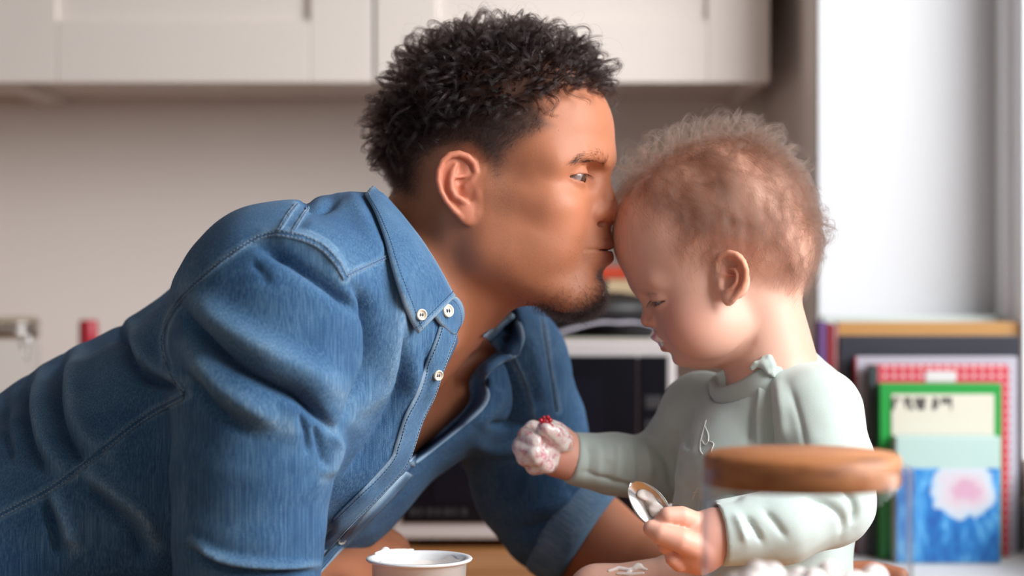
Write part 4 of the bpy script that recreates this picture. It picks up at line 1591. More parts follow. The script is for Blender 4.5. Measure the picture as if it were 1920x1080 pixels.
def baby_head(p):
    q = p.copy()
    q[:, 1] = np.sqrt(q[:, 1] ** 2 + 0.002)
    s = Sculpt(q)
    s.ell((-0.5, 0, 5.0), (8.0, 6.3, 6.55), 0.5, all=True)
    s.ell((3.5, 0, 4.9), (4.5, 5.3, 4.8), 1.5)
    s.ell((2.0, 0, 6.6), (3.4, 4.6, 3.4), 1.2)
    s.ell((-4.4, 0, 1.4), (3.7, 4.8, 4.6), 2.0)
    s.ell((3.0, 0, -0.8), (4.2, 4.9, 5.0), 1.8)
    s.cap((-1.4, 0, -3.4), (-0.2, 0, -11.0), 3.7, 4.1, 1.8, all=True)
    # cheeks and chin
    s.ell((4.3, 2.75, -2.7), (2.45, 2.1, 2.4), 1.2)
    s.ell((3.0, 3.0, -3.6), (2.4, 1.6, 2.0), 1.8)
    s.ell((4.9, 0, -4.4), (1.95, 2.3, 1.55), 1.3)
    s.ell((3.6, 0, -5.2), (2.0, 2.4, 1.3), 1.2)
    s.ell((5.9, 0, -4.75), (0.95, 1.2, 0.75), 0.7)
    # brow, socket
    s.chain([(7.05, 0.4, 2.2), (6.9, 1.8, 2.35), (6.1, 3.2, 2.3)], [0.42, 0.40, 0.3], 1.8)
    s.ell((7.75, 2.2, 0.8), (1.0, 1.35, 0.75), 0.8, '-')
    # nose
    s.chain([(6.95, 0, 1.2), (7.05, 0, 0.5), (7.3, 0, -0.3)], [0.5, 0.48, 0.55], 0.7)
    s.ell((7.58, 0, -0.80), (0.66, 0.66, 0.60), 0.4)
    s.ell((7.15, 0.72, -1.05), (0.58, 0.42, 0.44), 0.25)
    s.ell((7.35, 0.38, -1.52), (0.30, 0.20, 0.24), 0.12, '-')
    # mouth
    s.ell((6.0, 0, -2.7), (1.55, 1.9, 1.6), 0.9)
    s.ell((7.05, 0, -2.35), (0.92, 1.15, 0.48), 0.3)
    s.ell((6.70, 0, -3.62), (0.82, 0.95, 0.50), 0.35)
    s.ell((7.2, 0, -3.02), (1.1, 1.3, 0.03), 0.2, '-')
    s.ell((7.35, 0, -4.35), (0.5, 1.1, 0.3), 0.5, '-')
    # fold between cheek and neck
    s.chain([(4.0, 2.2, -6.9), (2.4, 3.2, -6.4), (0.8, 3.8, -5.7), (-0.2, 4.1, -5.0)], [0.20, 0.36, 0.30, 0.05], 0.5, '-')
    # lids almost shut over the downcast eye
    s.custom(lambda a: sph(a, B_EYE, B_EYE_R + 0.16), B_EYE, 2.3, 0.45)
    s.custom(lambda a: np.maximum(baby_almond(a, 2.35, 0.36, 1.25, 0.26, -4), -sph(a, B_EYE, B_EYE_R - 0.05)), (6.3, 2.35, 0.45), 1.8, 0.05, '-')
    s.chain([(6.05, 3.5, 0.95), (6.75, 2.9, 1.30), (6.95, 2.2, 1.34), (7.0, 1.6, 1.1)], [0.02, 0.05, 0.05, 0.02], 0.18, '-')
    d = s.d
    idx = s._near((-0.4, 6.0, 0.3), 4.2)
    if len(idx):
        base = smin(d[idx], ell(q[idx], (0.3, 5.15, 0.1), (1.5, 0.75, 1.9)), 0.5)
        d[idx] = smin(base, baby_ear(q[idx]), 0.25)
    return d


BT = PR((1455, 790, -0.012, 0.046), (1428, 885, -0.015, 0.068), (1420, 1050, -0.01, 0.076), (1415, 1170, 0.0, 0.072))
BSH = PR((1322, 785, 0.045, 0.032), (1405, 790, 0.01, 0.034), (1482, 758, -0.033, 0.036), (1528, 772, -0.064, 0.034))
BBACK = PR((1478, 712, 0.0, 0.030), (1520, 790, 0.0, 0.044), (1520, 900, -0.01, 0.05))
BN_ARM = PR((1528, 785, -0.070, 0.036), (1556, 865, -0.092, 0.035), (1562, 945, -0.105, 0.032), (1470, 985, -0.125, 0.030), (1345, 1000, -0.135, 0.026))
BF_ARM = PR((1315, 770, 0.055, 0.034), (1272, 830, 0.070, 0.030), (1238, 880, 0.072, 0.029), (1150, 870, 0.055, 0.026), (1068, 858, 0.042, 0.022))
N_HAND = P(1304, 1020, -0.138)
F_HAND = P(1022, 838, 0.034)


def baby_fingers(p, d, knuckles, k=0.0022):
    for pts, rad in knuckles:
        d = smin(d, chain(p, pts, rad), k)
    return d


def _fh(*a):
    """chains for the far fist: offsets in px from its centre and depth offsets in mm"""
    return [P(1022 + u, 838 + v, 0.034 + w * 0.001) for u, v, w in a]


FAR_FINGERS = [(_fh((8, -18, 4), (-22, -34, 2), (-36, -22, -12), (-18, -10, -22)), [0.0085, 0.0078, 0.0072, 0.006]),
               (_fh((6, -4, 2), (-34, -14, 0), (-44, 0, -12), (-22, 8, -22)), [0.0088, 0.0080, 0.0074, 0.0062]),
               (_fh((8, 10, 2), (-28, 10, 0), (-36, 20, -12), (-12, 24, -21)), [0.0088, 0.0078, 0.0072, 0.006]),
               (_fh((12, 24, 2), (-16, 30, 0), (-20, 38, -10), (2, 38, -18)), [0.0082, 0.0070, 0.0064, 0.0055]),
               (_fh((34, -8, -12), (20, -26, -20), (2, -34, -22)), [0.0090, 0.0078, 0.0066])]


def _nh(*a):
    return [P(1275 + u, 1012 + v, -0.138 + w * 0.001) for u, v, w in a]


NEAR_FINGERS = [([P(1318, 1032, -0.148), P(1276, 1013, -0.158), P(1240, 1001, -0.158), P(1222, 991, -0.155)], [0.0110, 0.0098, 0.0086, 0.0068]),
                ([P(1312, 985, -0.138), P(1278, 969, -0.150), P(1252, 968, -0.153), P(1238, 979, -0.151)], [0.0095, 0.0084, 0.0074, 0.0060]),
                ([P(1308, 1005, -0.128), P(1262, 996, -0.140), P(1240, 1006, -0.146)], [0.0095, 0.0080, 0.0064]),
                ([P(1308, 1030, -0.128), P(1264, 1030, -0.142), P(1248, 1024, -0.150)], [0.0095, 0.0078, 0.0062]),
                ([P(1310, 1052, -0.130), P(1274, 1056, -0.144), P(1260, 1047, -0.150)], [0.0088, 0.0070, 0.0056])]


def baby_body(p):
    d = chain(p, BT[0], [r - 0.012 for r in BT[1]], 0.02)
    d = smin(d, chain(p, BSH[0], [r - 0.010 for r in BSH[1]]), 0.03)
    d = smin(d, chain(p, BN_ARM[0], [0.026, 0.025, 0.024, 0.022, 0.017]), 0.02)
    d = smin(d, chain(p, BF_ARM[0], [0.024, 0.023, 0.022, 0.020, 0.017]), 0.02)
    # hands
    d = smin(d, ell(p, N_HAND + np.array([0.004, 0.002, -0.001]), (0.021, 0.016, 0.022)), 0.010)
    d = smin(d, cap(p, BN_ARM[0][-1], N_HAND, 0.018, 0.020), 0.012)
    d = baby_fingers(p, d, NEAR_FINGERS)
    d = smin(d, ell(p, F_HAND + np.array([0.005, 0.004, 0.0]), (0.021, 0.015, 0.022)), 0.012)
    d = smin(d, cap(p, BF_ARM[0][-1], F_HAND, 0.017, 0.019), 0.012)
    d = baby_fingers(p, d, FAR_FINGERS)
    # bare legs: near thigh reaches forward to the knee, shins folded back on the worktop
    d = smin(d, chain(p, [P(1430, 1160, -0.035), P(1260, 1122, -0.045), P(1122, 1116, -0.040)], [0.046, 0.036, 0.024]), 0.03)
    d = smin(d, chain(p, [P(1122, 1118, -0.040), P(1180, 1185, -0.010), P(1245, 1212, 0.01)], [0.024, 0.022, 0.015]), 0.012)
    d = smin(d, chain(p, [P(1430, 1160, 0.035), P(1290, 1150, 0.07), P(1180, 1160, 0.10)], [0.046, 0.036, 0.026]), 0.03)
    d = smin(d, chain(p, [P(1180, 1160, 0.10), P(1230, 1195, 0.06), P(1300, 1205, 0.03)], [0.024, 0.021, 0.015]), 0.012)
    d = smax(d, TOP_Z + 0.001 - p[:, 2], 0.006)
    hd = np.full(len(p), 1.0, np.float32)
    m = sph(p, B_O, 0.19) < 0
    if m.any():
        hd[m] = baby_head(to_b(p[m])) * 0.01
    return smin(d, hd, 0.018)


B_BASE = np.array([0.70, 0.42, 0.32])


def baby_shirt(p):
    d = chain(p, BT[0], BT[1], 0.02)
    d = smin(d, chain(p, BSH[0], BSH[1], 0.01), 0.03)
    d = smin(d, chain(p, BBACK[0], BBACK[1], 0.01), 0.03)
    d = smin(d, chain(p, BN_ARM[0][:3], BN_ARM[1][:3], 0.006), 0.022)
    d = smin(d, chain(p, BN_ARM[0][2:], BN_ARM[1][2:], 0.006), 0.010)
    d = smin(d, chain(p, BF_ARM[0][:3], BF_ARM[1][:3], 0.006), 0.022)
    d = smin(d, chain(p, BF_ARM[0][2:], [r + 0.001 for r in BF_ARM[1][2:]], 0.006), 0.010)
    # sleeve ends
    for A, h in ((BN_ARM, 0.0), (BF_ARM, 0.0)):
        a, b = np.array(A[0][-2]), np.array(A[0][-1])
        ax_ = ((b - a) / np.linalg.norm(b - a)).astype(np.float32)
        m = sph(p, b, 0.055) < 0
        cut = (p[m] - b.astype(np.float32)) @ ax_ - h
        d[m] = smax(d[m], cut, 0.003)
        # hollow cuff
        inner = cap(p[m], b - ax_ * 0.018, b + ax_ * 0.03, A[1][-1] - 0.0045, A[1][-1] - 0.003)
        d[m] = smax(d[m], -inner, 0.002)
    d = smax(d, TOP_Z + 0.001 - p[:, 2], 0.004)
    # round neckline
    r_ = p - B_NECK_C
    nk = r_ @ B_NECK_N
    el = (np.sqrt(((r_ @ B_NECK_1) / B_NECK_A) ** 2 + ((r_ @ B_NECK_2) / B_NECK_B) ** 2) - 1) * B_NECK_B
    d = smax(d, -np.maximum(el, -nk - 0.03), 0.004)
    return d


NECK_RING = np.array([P(*a) for a in ((1338, 722, 0.0), (1352, 738, -0.024), (1385, 730, -0.044), (1428, 702, -0.058), (1470, 668, -0.050), (1498, 646, -0.020), (1490, 645, 0.015), (1440, 668, 0.038), (1385, 695, 0.040), (1348, 712, 0.022))])
_u, _sv, _vt = np.linalg.svd(NECK_RING - NECK_RING.mean(0))
B_NECK_N = _vt[2] if _vt[2][2] > 0 else -_vt[2]
B_NECK_N = B_NECK_N.astype(np.float32)
B_NECK_C = NECK_RING.mean(0).astype(np.float32)
B_NECK_1, B_NECK_2 = _vt[0].astype(np.float32), _vt[1].astype(np.float32)
B_NECK_A = float(np.abs((NECK_RING - NECK_RING.mean(0)) @ _vt[0]).max())
B_NECK_B = float(np.abs((NECK_RING - NECK_RING.mean(0)) @ _vt[1]).max())

B_FOLDS = [
    ([(1438, 705), (1436, 760), (1440, 820), (1446, 860)], -5.0, 9),
    ([(1422, 720), (1408, 780), (1400, 840)], -2.5, 9),
    ([(1424, 700), (1422, 770), (1425, 850)], 3.0, 9),
    ([(1458, 700), (1465, 770), (1472, 840)], 3.0, 11),
    ([(1480, 720), (1500, 790), (1512, 850)], -1.8, 7),
    ([(1560, 900), (1590, 925), (1604, 955), (1596, 990)], -4.0, 9),
    ([(1500, 930), (1550, 945), (1580, 975), (1575, 1010)], -3.0, 9),
    ([(1430, 955), (1450, 975), (1475, 1010)], -2.5, 7),
    ([(1395, 965), (1412, 985), (1430, 1020)], -3.0, 6),
    ([(1376, 960), (1388, 985), (1400, 1020)], 2.5, 7),
    ([(1272, 800), (1265, 850), (1280, 890)], -3.0, 8),
    ([(1262, 740), (1245, 790), (1222, 815)], 2.0, 8),
    ([(1225, 830), (1250, 870), (1262, 920)], -4.0, 8),
    ([(1205, 825), (1215, 860), (1220, 910)], 2.5, 9),
    ([(1175, 828), (1180, 870), (1175, 915)], -2.0, 8),
    ([(1140, 830), (1142, 870)], 1.5, 9),
    ([(1300, 760), (1288, 800), (1290, 850)], -2.5, 8),
    ([(1280, 900), (1300, 940), (1290, 985)], -2.5, 11),
    ([(1262, 880), (1280, 915), (1268, 960)], 2.5, 11),
    ([(1400, 930), (1350, 930), (1300, 945)], -3.0, 14),
    ([(1100, 828), (1106, 860), (1100, 900)], -1.5, 8),
    ([(1120, 826), (1124, 862), (1120, 905)], 1.5, 8),
    ([(1158, 826), (1160, 868), (1154, 910)], 2.0, 8),
    ([(1192, 826), (1200, 868), (1198, 915)], -3.0, 8),
    ([(1085, 884), (1140, 898), (1200, 918), (1240, 930)], -2.0, 5),
]

if True:
    baby = empty('person', (P(1415, 1236, 0)[0], 0.0, TOP_Z), 'small child in a pale mint shirt looking down while sitting on the worktop', 'child')
    V, F = surface(baby_body, axis((-0.004, 0.0014), (0.085, 0.0013), (0.30, 0.004), 0.32), axis((-0.182, 0.0017), (-0.095, 0.0013), (0.065, 0.0025), 0.135),
                   axis((CZ - 0.325, 0.0045), (CZ - 0.27, 0.0018), (CZ - 0.085, 0.0013), CZ + 0.15), newton=1)
    bb = mesh('body', V, F, None, baby)
    BAB_V, BAB_F = V, F
    q = to_b(V); ya = np.abs(q[:, 1])
    near_b = np.linalg.norm(q, axis=1) < 15
    tint = np.tile(B_BASE, (len(V), 1))
    qm = np.stack([q[:, 0], ya, q[:, 2]], 1)
    blend(0.55 * gauss(np.linalg.norm(qm - [5.0, 3.6, -2.4], axis=1), 2.6), (0.70, 0.27, 0.18))
    blend(0.45 * gauss(np.linalg.norm(qm - [7.6, 0.3, -0.9], axis=1), 1.1), (0.68, 0.26, 0.18))
    blend(0.8 * sstep(ya, 5.6, 6.3) * gauss(np.linalg.norm(np.stack([q[:, 0] + 0.6, q[:, 2] - 0.5], 1), axis=1), 3.0), (0.75, 0.30, 0.17))
    blend(0.7 * np.maximum(gauss(q[:, 2] + 2.4, 0.45), gauss(q[:, 2] + 3.6, 0.45)) * sstep(q[:, 0], 6.4, 6.9) * sstep(-ya, -1.2, -0.8), (0.50, 0.15, 0.13))
    blend(0.5 * gauss(np.abs(np.linalg.norm(qm - B_EYE, axis=1) - B_EYE_R), 0.12) * sstep(q[:, 0], 6.0, 6.5), (0.35, 0.13, 0.10))
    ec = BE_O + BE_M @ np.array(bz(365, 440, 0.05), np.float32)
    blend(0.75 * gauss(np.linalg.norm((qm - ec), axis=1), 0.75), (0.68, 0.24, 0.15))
    # faint brow
    blend(0.35 * gauss(poly_dist(qm.astype(np.float32), [(7.6, 1.0, 2.0), (7.35, 2.2, 2.25), (6.5, 3.5, 2.0)])[0], 0.32), (0.36, 0.17, 0.11))
    # hair-darkened scalp
    bh_x = np.array([-10, -6.5, -4.6, -3.0, -1.6, 0.2, 2.0, 3.6, 5.0, 6.2, 9])
    bh_z = np.array([-2.5, -3.2, -3.2, 1.5, 2.2, 2.8, 4.2, 6.4, 8.6, 9.8, 11])
    bed = q[:, 2] - np.interp(q[:, 0], bh_x, bh_z)
    bhair = sstep(bed, -0.6, 2.0) * near_b * (1 - 0.6 * sstep(-q[:, 0], 1.5, 4.5) * sstep(-q[:, 2], -3.6, 0.5))
    blend(0.62 * bhair, (0.34, 0.18, 0.12))
    # rosy hands
    for hc in (N_HAND, F_HAND):
        blend(0.6 * gauss(np.linalg.norm(V - hc, axis=1), 0.04), (0.72, 0.27, 0.19))
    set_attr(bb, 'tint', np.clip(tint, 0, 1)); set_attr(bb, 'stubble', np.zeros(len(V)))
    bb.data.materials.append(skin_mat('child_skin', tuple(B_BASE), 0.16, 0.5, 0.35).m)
    em = Mat('child_eye', (0.05, 0.06, 0.08), 0.1)
    co = em.coords()
    sep = em.n('SeparateXYZ'); em.nt.links.new(co, sep.inputs[0])
    r = em.math('SQRT', em.math('ADD', em.math('POWER', sep.outputs['Y'], 2.0), em.math('POWER', sep.outputs['Z'], 2.0)))
    em.set('Base Color', em.ramp(em.math('DIVIDE', r, 0.01), [(0.0, (0.004, 0.004, 0.005)), (0.25, (0.004, 0.004, 0.005)), (0.3, (0.05, 0.06, 0.09)), (0.55, (0.03, 0.035, 0.055)), (0.62, (0.22, 0.19, 0.19)), (1.0, (0.2, 0.15, 0.14))]))
    em.set('Coat Weight', 1.0); em.set('Coat Roughness', 0.03)
    for sg in (-1, 1):
        bm = bmesh.new()
        bmesh.ops.create_uvsphere(bm, u_segments=36, v_segments=20, radius=0.01 * B_EYE_R)
        e = bm_obj('eye', bm, em.m, None, True)
        e.location = from_b(B_EYE * np.array([1, sg, 1]))
        dirv = Vector((B_M @ np.array([1.0, 0.12, -0.45])).tolist())
        e.rotation_euler = dirv.to_track_quat('X', 'Z').to_euler()
        bpy.context.view_layer.update()
        link(e, baby)

    # ---- shirt
    V, F = surface(baby_shirt, axis((0.03, 0.0019), 0.33), axis((-0.18, 0.0019), (0.03, 0.003), 0.12), axis((CZ - 0.315, 0.004), (CZ - 0.26, 0.0019), CZ - 0.03), newton=1)
    N = vnormals(V, F)
    uv, dep = project(V)
    disp = np.zeros(len(V))
    for pts, h, w in B_FOLDS:
        dd, t = poly_dist(uv.astype(np.float32), spline(pts, 30))
        fade = sstep(t, 0.0, 0.25) * sstep(1 - t, 0.0, 0.25) * 0.85 + 0.15
        disp += h * (0.0015 * np.exp(-(dd / (w * 0.75)) ** 1.3) if h < 0 else 0.0012 * np.exp(-(dd / w) ** 2)) * fade * (dd < 4 * w)
    disp += 0.0009 * vnoise(V, 110, 6) + 0.0004 * vnoise(V, 300, 7)
    disp *= sstep(-N[:, 1], -0.25, 0.15)
    V2 = relax((V + N * disp[:, None]).astype(np.float32), F, 1, 0.3)
    JER = Mat('mint_jersey', (0.50, 0.585, 0.545), 0.85)
    jn = JER.noise(1600, 2, 0.6)
    JER.set('Base Color', JER.mix(JER.noise(30, 3), JER.mix(jn, (0.52, 0.60, 0.56), (0.44, 0.53, 0.49)), JER.mix(jn, (0.48, 0.56, 0.53), (0.42, 0.50, 0.46))))
    JER.set('Specular IOR Level', 0.15); JER.set('Sheen Weight', 0.25); JER.set('Sheen Roughness', 0.6)
    rib = JER.wave(420, JER.coords((1, 1, 1), rot=(0.2, 0.1, 0.1)), 0.4)
    JER.bump(rib, 0.05, 0.0005); JER.bump(jn, 0.2, 0.0007)
    bsh = mesh('shirt', V2, F, JER.m, baby, label='pale mint long-sleeved cotton shirt')
    # neckband: flattened ring, closed by two small gathered knots on the near shoulder
    ring = spline(np.vstack([NECK_RING, NECK_RING[:1]]), 90)[:-1]
    cen = ring.mean(0)
    out_d = unit(ring - cen); up_d = np.tile(B_NECK_N.astype(float), (len(ring), 1))
    pr = [(0.0085, -0.016), (0.0066, -0.005), (0.0030, 0.004), (-0.0015, 0.0062), (-0.0030, 0.004), (-0.0022, -0.004), (0.0, -0.010)]
    Vv = np.concatenate([ring + out_d * a + up_d * b for a, b in pr]); n = len(ring)
    ii = np.arange(len(pr) - 1)[:, None] * n + np.arange(n); jj = np.arange(len(pr) - 1)[:, None] * n + (np.arange(n) + 1) % n
    mesh('neckband', Vv, np.stack([ii, jj, jj + n, ii + n], -1).reshape(-1, 4), JER.m, bsh)

    def knot(p):
        d = chain(p, [P(1410, 690, -0.0595), P(1418, 683, -0.0605), P(1428, 682, -0.062)], [0.0022, 0.0030, 0.0022])
        d = smin(d, chain(p, [P(1432, 672, -0.060), P(1442, 672, -0.062), P(1448, 686, -0.064), P(1450, 704, -0.066)], [0.0022, 0.0034, 0.0036, 0.0018]), 0.005)
        return smin(d, chain(p, [P(1434, 684, -0.063), P(1440, 698, -0.066)], [0.0034, 0.0018]), 0.005)
    kv, kf = surface(knot, axis((0.19, 0.0011), 0.25), axis((-0.08, 0.0011), -0.045), axis((CZ - 0.085, 0.0011), CZ - 0.045), newton=1)
    mesh('shoulder_knot', kv, kf, JER.m, bsh)
# ------------------------------------------------------------------ the child's fine hair
if True:
    rng = np.random.RandomState(11)
    q = to_b(BAB_V); ya = np.abs(q[:, 1])
    ok = (np.linalg.norm(q - [0, 0, 4], axis=1) < 12) & ~((ya > 5.6) & (np.linalg.norm(np.stack([q[:, 0] + 0.3, q[:, 2] - 0.3], 1), axis=1) < 2.6))
    bed = q[:, 2] - np.interp(q[:, 0], bh_x, bh_z)
    BH = hair_mat('child_hair', (0.10, 0.056, 0.040), 0.28, 0.4)
    S_, R_ = [], []
    # combed-over layer with soft waves, falling from the parting on the crown
    w = np.where(ok, sstep(bed, -0.3, 2.6), 0) * (1 - 0.72 * sstep(-q[:, 0], 1.5, 4.5) * sstep(-q[:, 2], -3.6, 0.5))
    nb = 620
    p, n, vi = sample_surface(BAB_V, BAB_F, w, nb, rng)
    ql = to_b(p)
    part = np.array([-1.0, 0, 11.0])
    fl = ql - part
    fl[:, 0] = fl[:, 0] * 0.6 - 1.0
    fl[:, 1] *= 1.2
    fl = unit(fl) @ B_M.T.astype(float) + np.array([0, 0, -0.35]) + rng.normal(size=p.shape) * 0.22
    fl = unit(fl - n * (fl * n).sum(1, keepdims=True))
    e_ = sstep(bed[vi], -0.5, 3.0) * (1 - 0.5 * sstep(-ql[:, 0], 1.5, 4.5) * sstep(-ql[:, 2], -3.0, 1.0))
    t = np.linspace(0, 1, 16)
    for i in range(nb):
        sd = np.cross(n[i], fl[i])
        ln = (0.020 + 0.034 * e_[i]) * rng.uniform(0.7, 1.3)
        ph, fr = rng.rand() * 6.28, rng.uniform(0.7, 1.5)
        amp = 0.0055 * rng.uniform(0.4, 1.4)
        lift = rng.uniform(0.0008, 0.0065) * (0.4 + e_[i])
        for k in range(20):
            o = rng.normal(size=3) * 0.0014
            a = amp * (1 + rng.normal() * 0.25)
            pts = p[i] + o + np.outer(ln * t * (1 + 0.06 * rng.normal()), fl[i]) + np.outer(a * (np.sin(6.283 * fr * t + ph + 0.10 * rng.normal()) - math.sin(ph)), sd)
            # stay on the curve of the skull
            pts = pts - np.outer((ln * t) ** 2 / 0.16, n[i]) + np.outer(lift * np.sin(np.pi * np.minimum(1, t * 1.1)) + 0.0008, n[i])
            S_.append(pts); R_.append(0.00005 * (1 - 0.7 * t))
    # crest of loose curls along the top, fluff at the back of the head
    for region, num, H0, cr, tn in ((sstep(-np.abs(q[:, 1] - 1.0), -3.6, -1.8) * sstep(q[:, 2], 7.6, 9.0) * sstep(-q[:, 0], -4.8, -3.2), 230, 0.016, 0.0072, 1.1),
                                    (sstep(-q[:, 0], 4.6, 6.2) * sstep(q[:, 2], -1.5, 0.5), 200, 0.010, 0.0060, 1.1)):
        wr = np.where(ok, region, 0)
        p, n, vi = sample_surface(BAB_V, BAB_F, wr, num, rng)
        fl = rng.normal(size=p.shape) * 0.5 + np.array([0.25, 0, -0.2])
        fl = unit(fl - n * (fl * n).sum(1, keepdims=True))
        a, b = lock_strands(p, n, fl, np.full(num, H0), np.full(num, 0.012), cr, tn, 11, 20, 0.0010, rng, 0.000036)
        S_ += a; R_ += b
    hair_curves('hair', S_, R_, BH, baby, label='fine wavy light brown hair')
    # lashes and brow down
    SB, RB = [], []
    for sg in (-1, 1):
        for i in range(90):
            u = rng.uniform(-1, 1)
            y_, z_ = 2.35 + u * 1.15, 0.42 + 0.30 * (1 - u * u)
            xx = B_EYE[0] + math.sqrt(max(0.05, (B_EYE_R + 0.12) ** 2 - (y_ - B_EYE[1]) ** 2 - (z_ - B_EYE[2]) ** 2))
            a = from_b(np.array([xx, sg * y_, z_]))
            dl = unit(np.array([1.0, sg * (0.25 + 0.4 * u), -0.55 + 0.1 * rng.normal()])) @ B_M.T.astype(float)
            s1, r1 = simple_strands(a[None], np.array([[0, 0, -1.0]]), dl[None], np.array([0.0080 * rng.uniform(0.7, 1.1)]), 0.1, 7, rng, 0.00005, -0.3)
            SB += s1; RB += r1
    hair_curves('eyelash', SB, RB, hair_mat('child_lash', (0.03, 0.02, 0.016)), baby)
# ------------------------------------------------------------------ things on the worktops and on the window sill
def glass_mat(name, tint=(0.96, 0.98, 0.98), rough=0.02):
    """thin glass: clear straight through, mirror-like towards grazing angles"""
    m = bpy.data.materials.new(name)
    m.use_nodes = True
    nt = m.node_tree
    nt.nodes.remove(nt.nodes['Principled BSDF'])
    tr = nt.nodes.new('ShaderNodeBsdfTransparent'); tr.inputs['Color'].default_value = (*tint, 1)
    gl = nt.nodes.new('ShaderNodeBsdfGlossy'); gl.inputs['Roughness'].default_value = rough
    lw = nt.nodes.new('ShaderNodeLayerWeight'); lw.inputs['Blend'].default_value = 0.5
    fr = nt.nodes.new('ShaderNodeMath'); fr.operation = 'POWER'; fr.inputs[1].default_value = 4.0; nt.links.new(lw.outputs['Facing'], fr.inputs[0])
    mx = nt.nodes.new('ShaderNodeMixShader')
    nt.links.new(fr.outputs[0], mx.inputs[0]); nt.links.new(tr.outputs[0], mx.inputs[1]); nt.links.new(gl.outputs[0], mx.inputs[2])
    nt.links.new(mx.outputs[0], nt.nodes['Material Output'].inputs['Surface'])
    return m


if True:
    METAL = Mat('steel', (0.62, 0.60, 0.58), 0.22, Metallic=1.0)
    METAL.bump(METAL.noise(90, 2), 0.04, 0.001)
    YOG = Mat('yogurt', (0.86, 0.80, 0.76), 0.25)
    YOG.set('Subsurface Weight', 0.2); YOG.set('Subsurface Radius', (1, 0.8, 0.7)); YOG.set('Subsurface Scale', 0.003)
    YOG.set('Coat Weight', 0.35); YOG.set('Coat Roughness', 0.15)

    # ---- microwave oven on the back worktop
    y0, y1 = 0.672, 0.985
    xa, xb = P(735, 0, y0)[0], P(1268, 0, y0)[0]
    zt, zb = P(0, 640, y0)[2], TOP_Z + 0.012
    mw = empty('microwave', ((xa + xb) / 2, y0, TOP_Z), 'black glass microwave oven with a pale silver frame behind the figures', 'microwave')
    SIL = Mat('microwave_silver', (0.56, 0.53, 0.53), 0.42, Metallic=0.25)
    BLK = Mat('microwave_glass', (0.004, 0.004, 0.007), 0.22)
    BLK.set('Specular IOR Level', 0.25)
    BLK.set('Coat Weight', 0.0)
    BLK2 = Mat('microwave_window', (0.005, 0.005, 0.010), 0.25)
    BLK2.set('Specular IOR Level', 0.25)
    box('body', xa, xb, y0 + 0.012, y1, zb, zt, SIL.m, mw, 0.006)
    f = box('front_frame', xa, xb, y0 + 0.004, y0 + 0.012, zb, zt, SIL.m, mw, 0.004)
    fw = 0.016
    d = box('door', xa + 0.012, xb - 0.0475, y0, y0 + 0.006, zb + 0.020, zt - 0.018, BLK.m, mw, 0.002)
    box('door_window', xa + 0.05, xb - 0.09, y0 - 0.0012, y0 + 0.001, zb + 0.045, zt - 0.045, BLK2.m, d, 0.0005)
    bm = bmesh.new()
    for i, w in enumerate((0.010, 0.006, 0.008, 0.007, 0.009, 0.006, 0.008)):
        c = xa + 0.022 + i * 0.0105
        bm_box(bm, c, c + w * 0.8, y0 - 0.0008, y0 + 0.001, zb + 0.030, zb + 0.038, 0.0003)
    bm_obj('maker_mark', bm, Mat('mark_grey', (0.018, 0.018, 0.022), 0.6).m, d)
    pn = box('control_panel', xb - 0.046, xb - 0.010, y0, y0 + 0.006, zb + 0.020, zt - 0.018, BLK.m, mw, 0.002)
    for i in range(5):
        box('key', xb - 0.038, xb - 0.018, y0 - 0.0015, y0 + 0.001, zb + 0.04 + i * 0.03, zb + 0.056 + i * 0.03, Mat('key_grey', (0.03, 0.03, 0.035), 0.4).m if i == 0 else bpy.data.materials['key_grey'], pn, 0.001)
    for sx in (xa + 0.03, xb - 0.05):
        for yy in (y0 + 0.04, y1 - 0.05):
            box('foot', sx, sx + 0.02, yy, yy + 0.02, TOP_Z, zb + 0.001, BLK.m, mw, 0.002)
    # open magazine on top
    mg = empty('magazine', (P(1150, 0, 0.78)[0], 0.78, zt), 'open magazine with arched pale pages lying on the microwave', 'magazine')
    PAGE = Mat('magazine_page', (0.62, 0.60, 0.68), 0.35)
    PAGE.set('Base Color', PAGE.mix(PAGE.noise(35, 2), (0.66, 0.64, 0.72), (0.42, 0.40, 0.50)))
    cx = P(1158, 0, 0.74)[0]
    for sg in (-1, 1):
        n = 24
        t = np.linspace(0, 1, n)
        xs = cx + sg * t * (0.112 if sg < 0 else 0.10)
        zs = zt + 0.0065 + 0.016 * np.sin(np.pi * (0.52 + 0.44 * t)) * (1 - t * 0.4) + 0.003 * np.sin(np.pi * 2 * t)
        Vv = np.concatenate([np.stack([xs, np.full(n, yy), zs + dz], 1) for yy, dz in ((0.69, 0), (0.795, 0), (0.795, -0.002), (0.69, -0.002))])
        i = np.arange(n - 1)
        Fq = np.concatenate([np.stack([a * n + i, a * n + i + 1, b * n + i + 1, b * n + i], 1) for a, b in ((0, 1), (1, 2), (2, 3), (3, 0))])
        mesh('page_block', Vv, Fq, PAGE.m, mg)
    pap = empty('paper_stack', (cx, 0.8, zt), 'thin stack of mixed papers under the open magazine', 'paper')
    for i, c in enumerate(((0.50, 0.46, 0.36), (0.55, 0.40, 0.44), (0.40, 0.44, 0.34))):
        box('sheet', cx - 0.10 + 0.004 * i, cx + 0.095 - 0.003 * i, 0.685 + 0.003 * i, 0.795, zt + 0.0002 + 0.0012 * i, zt + 0.0013 + 0.0012 * i, Mat('sheet_%d' % i, c, 0.6).m, pap, 0.0002)
    # black cooking pot behind, with a packet standing on its lid
    pot = empty('cooking_pot', (P(1110, 0, 0.93)[0], 0.93, zt), 'black cast-iron cooking pot with lid on the microwave behind the chin', 'pot')
    IRON = Mat('cast_iron', (0.012, 0.010, 0.011), 0.5)
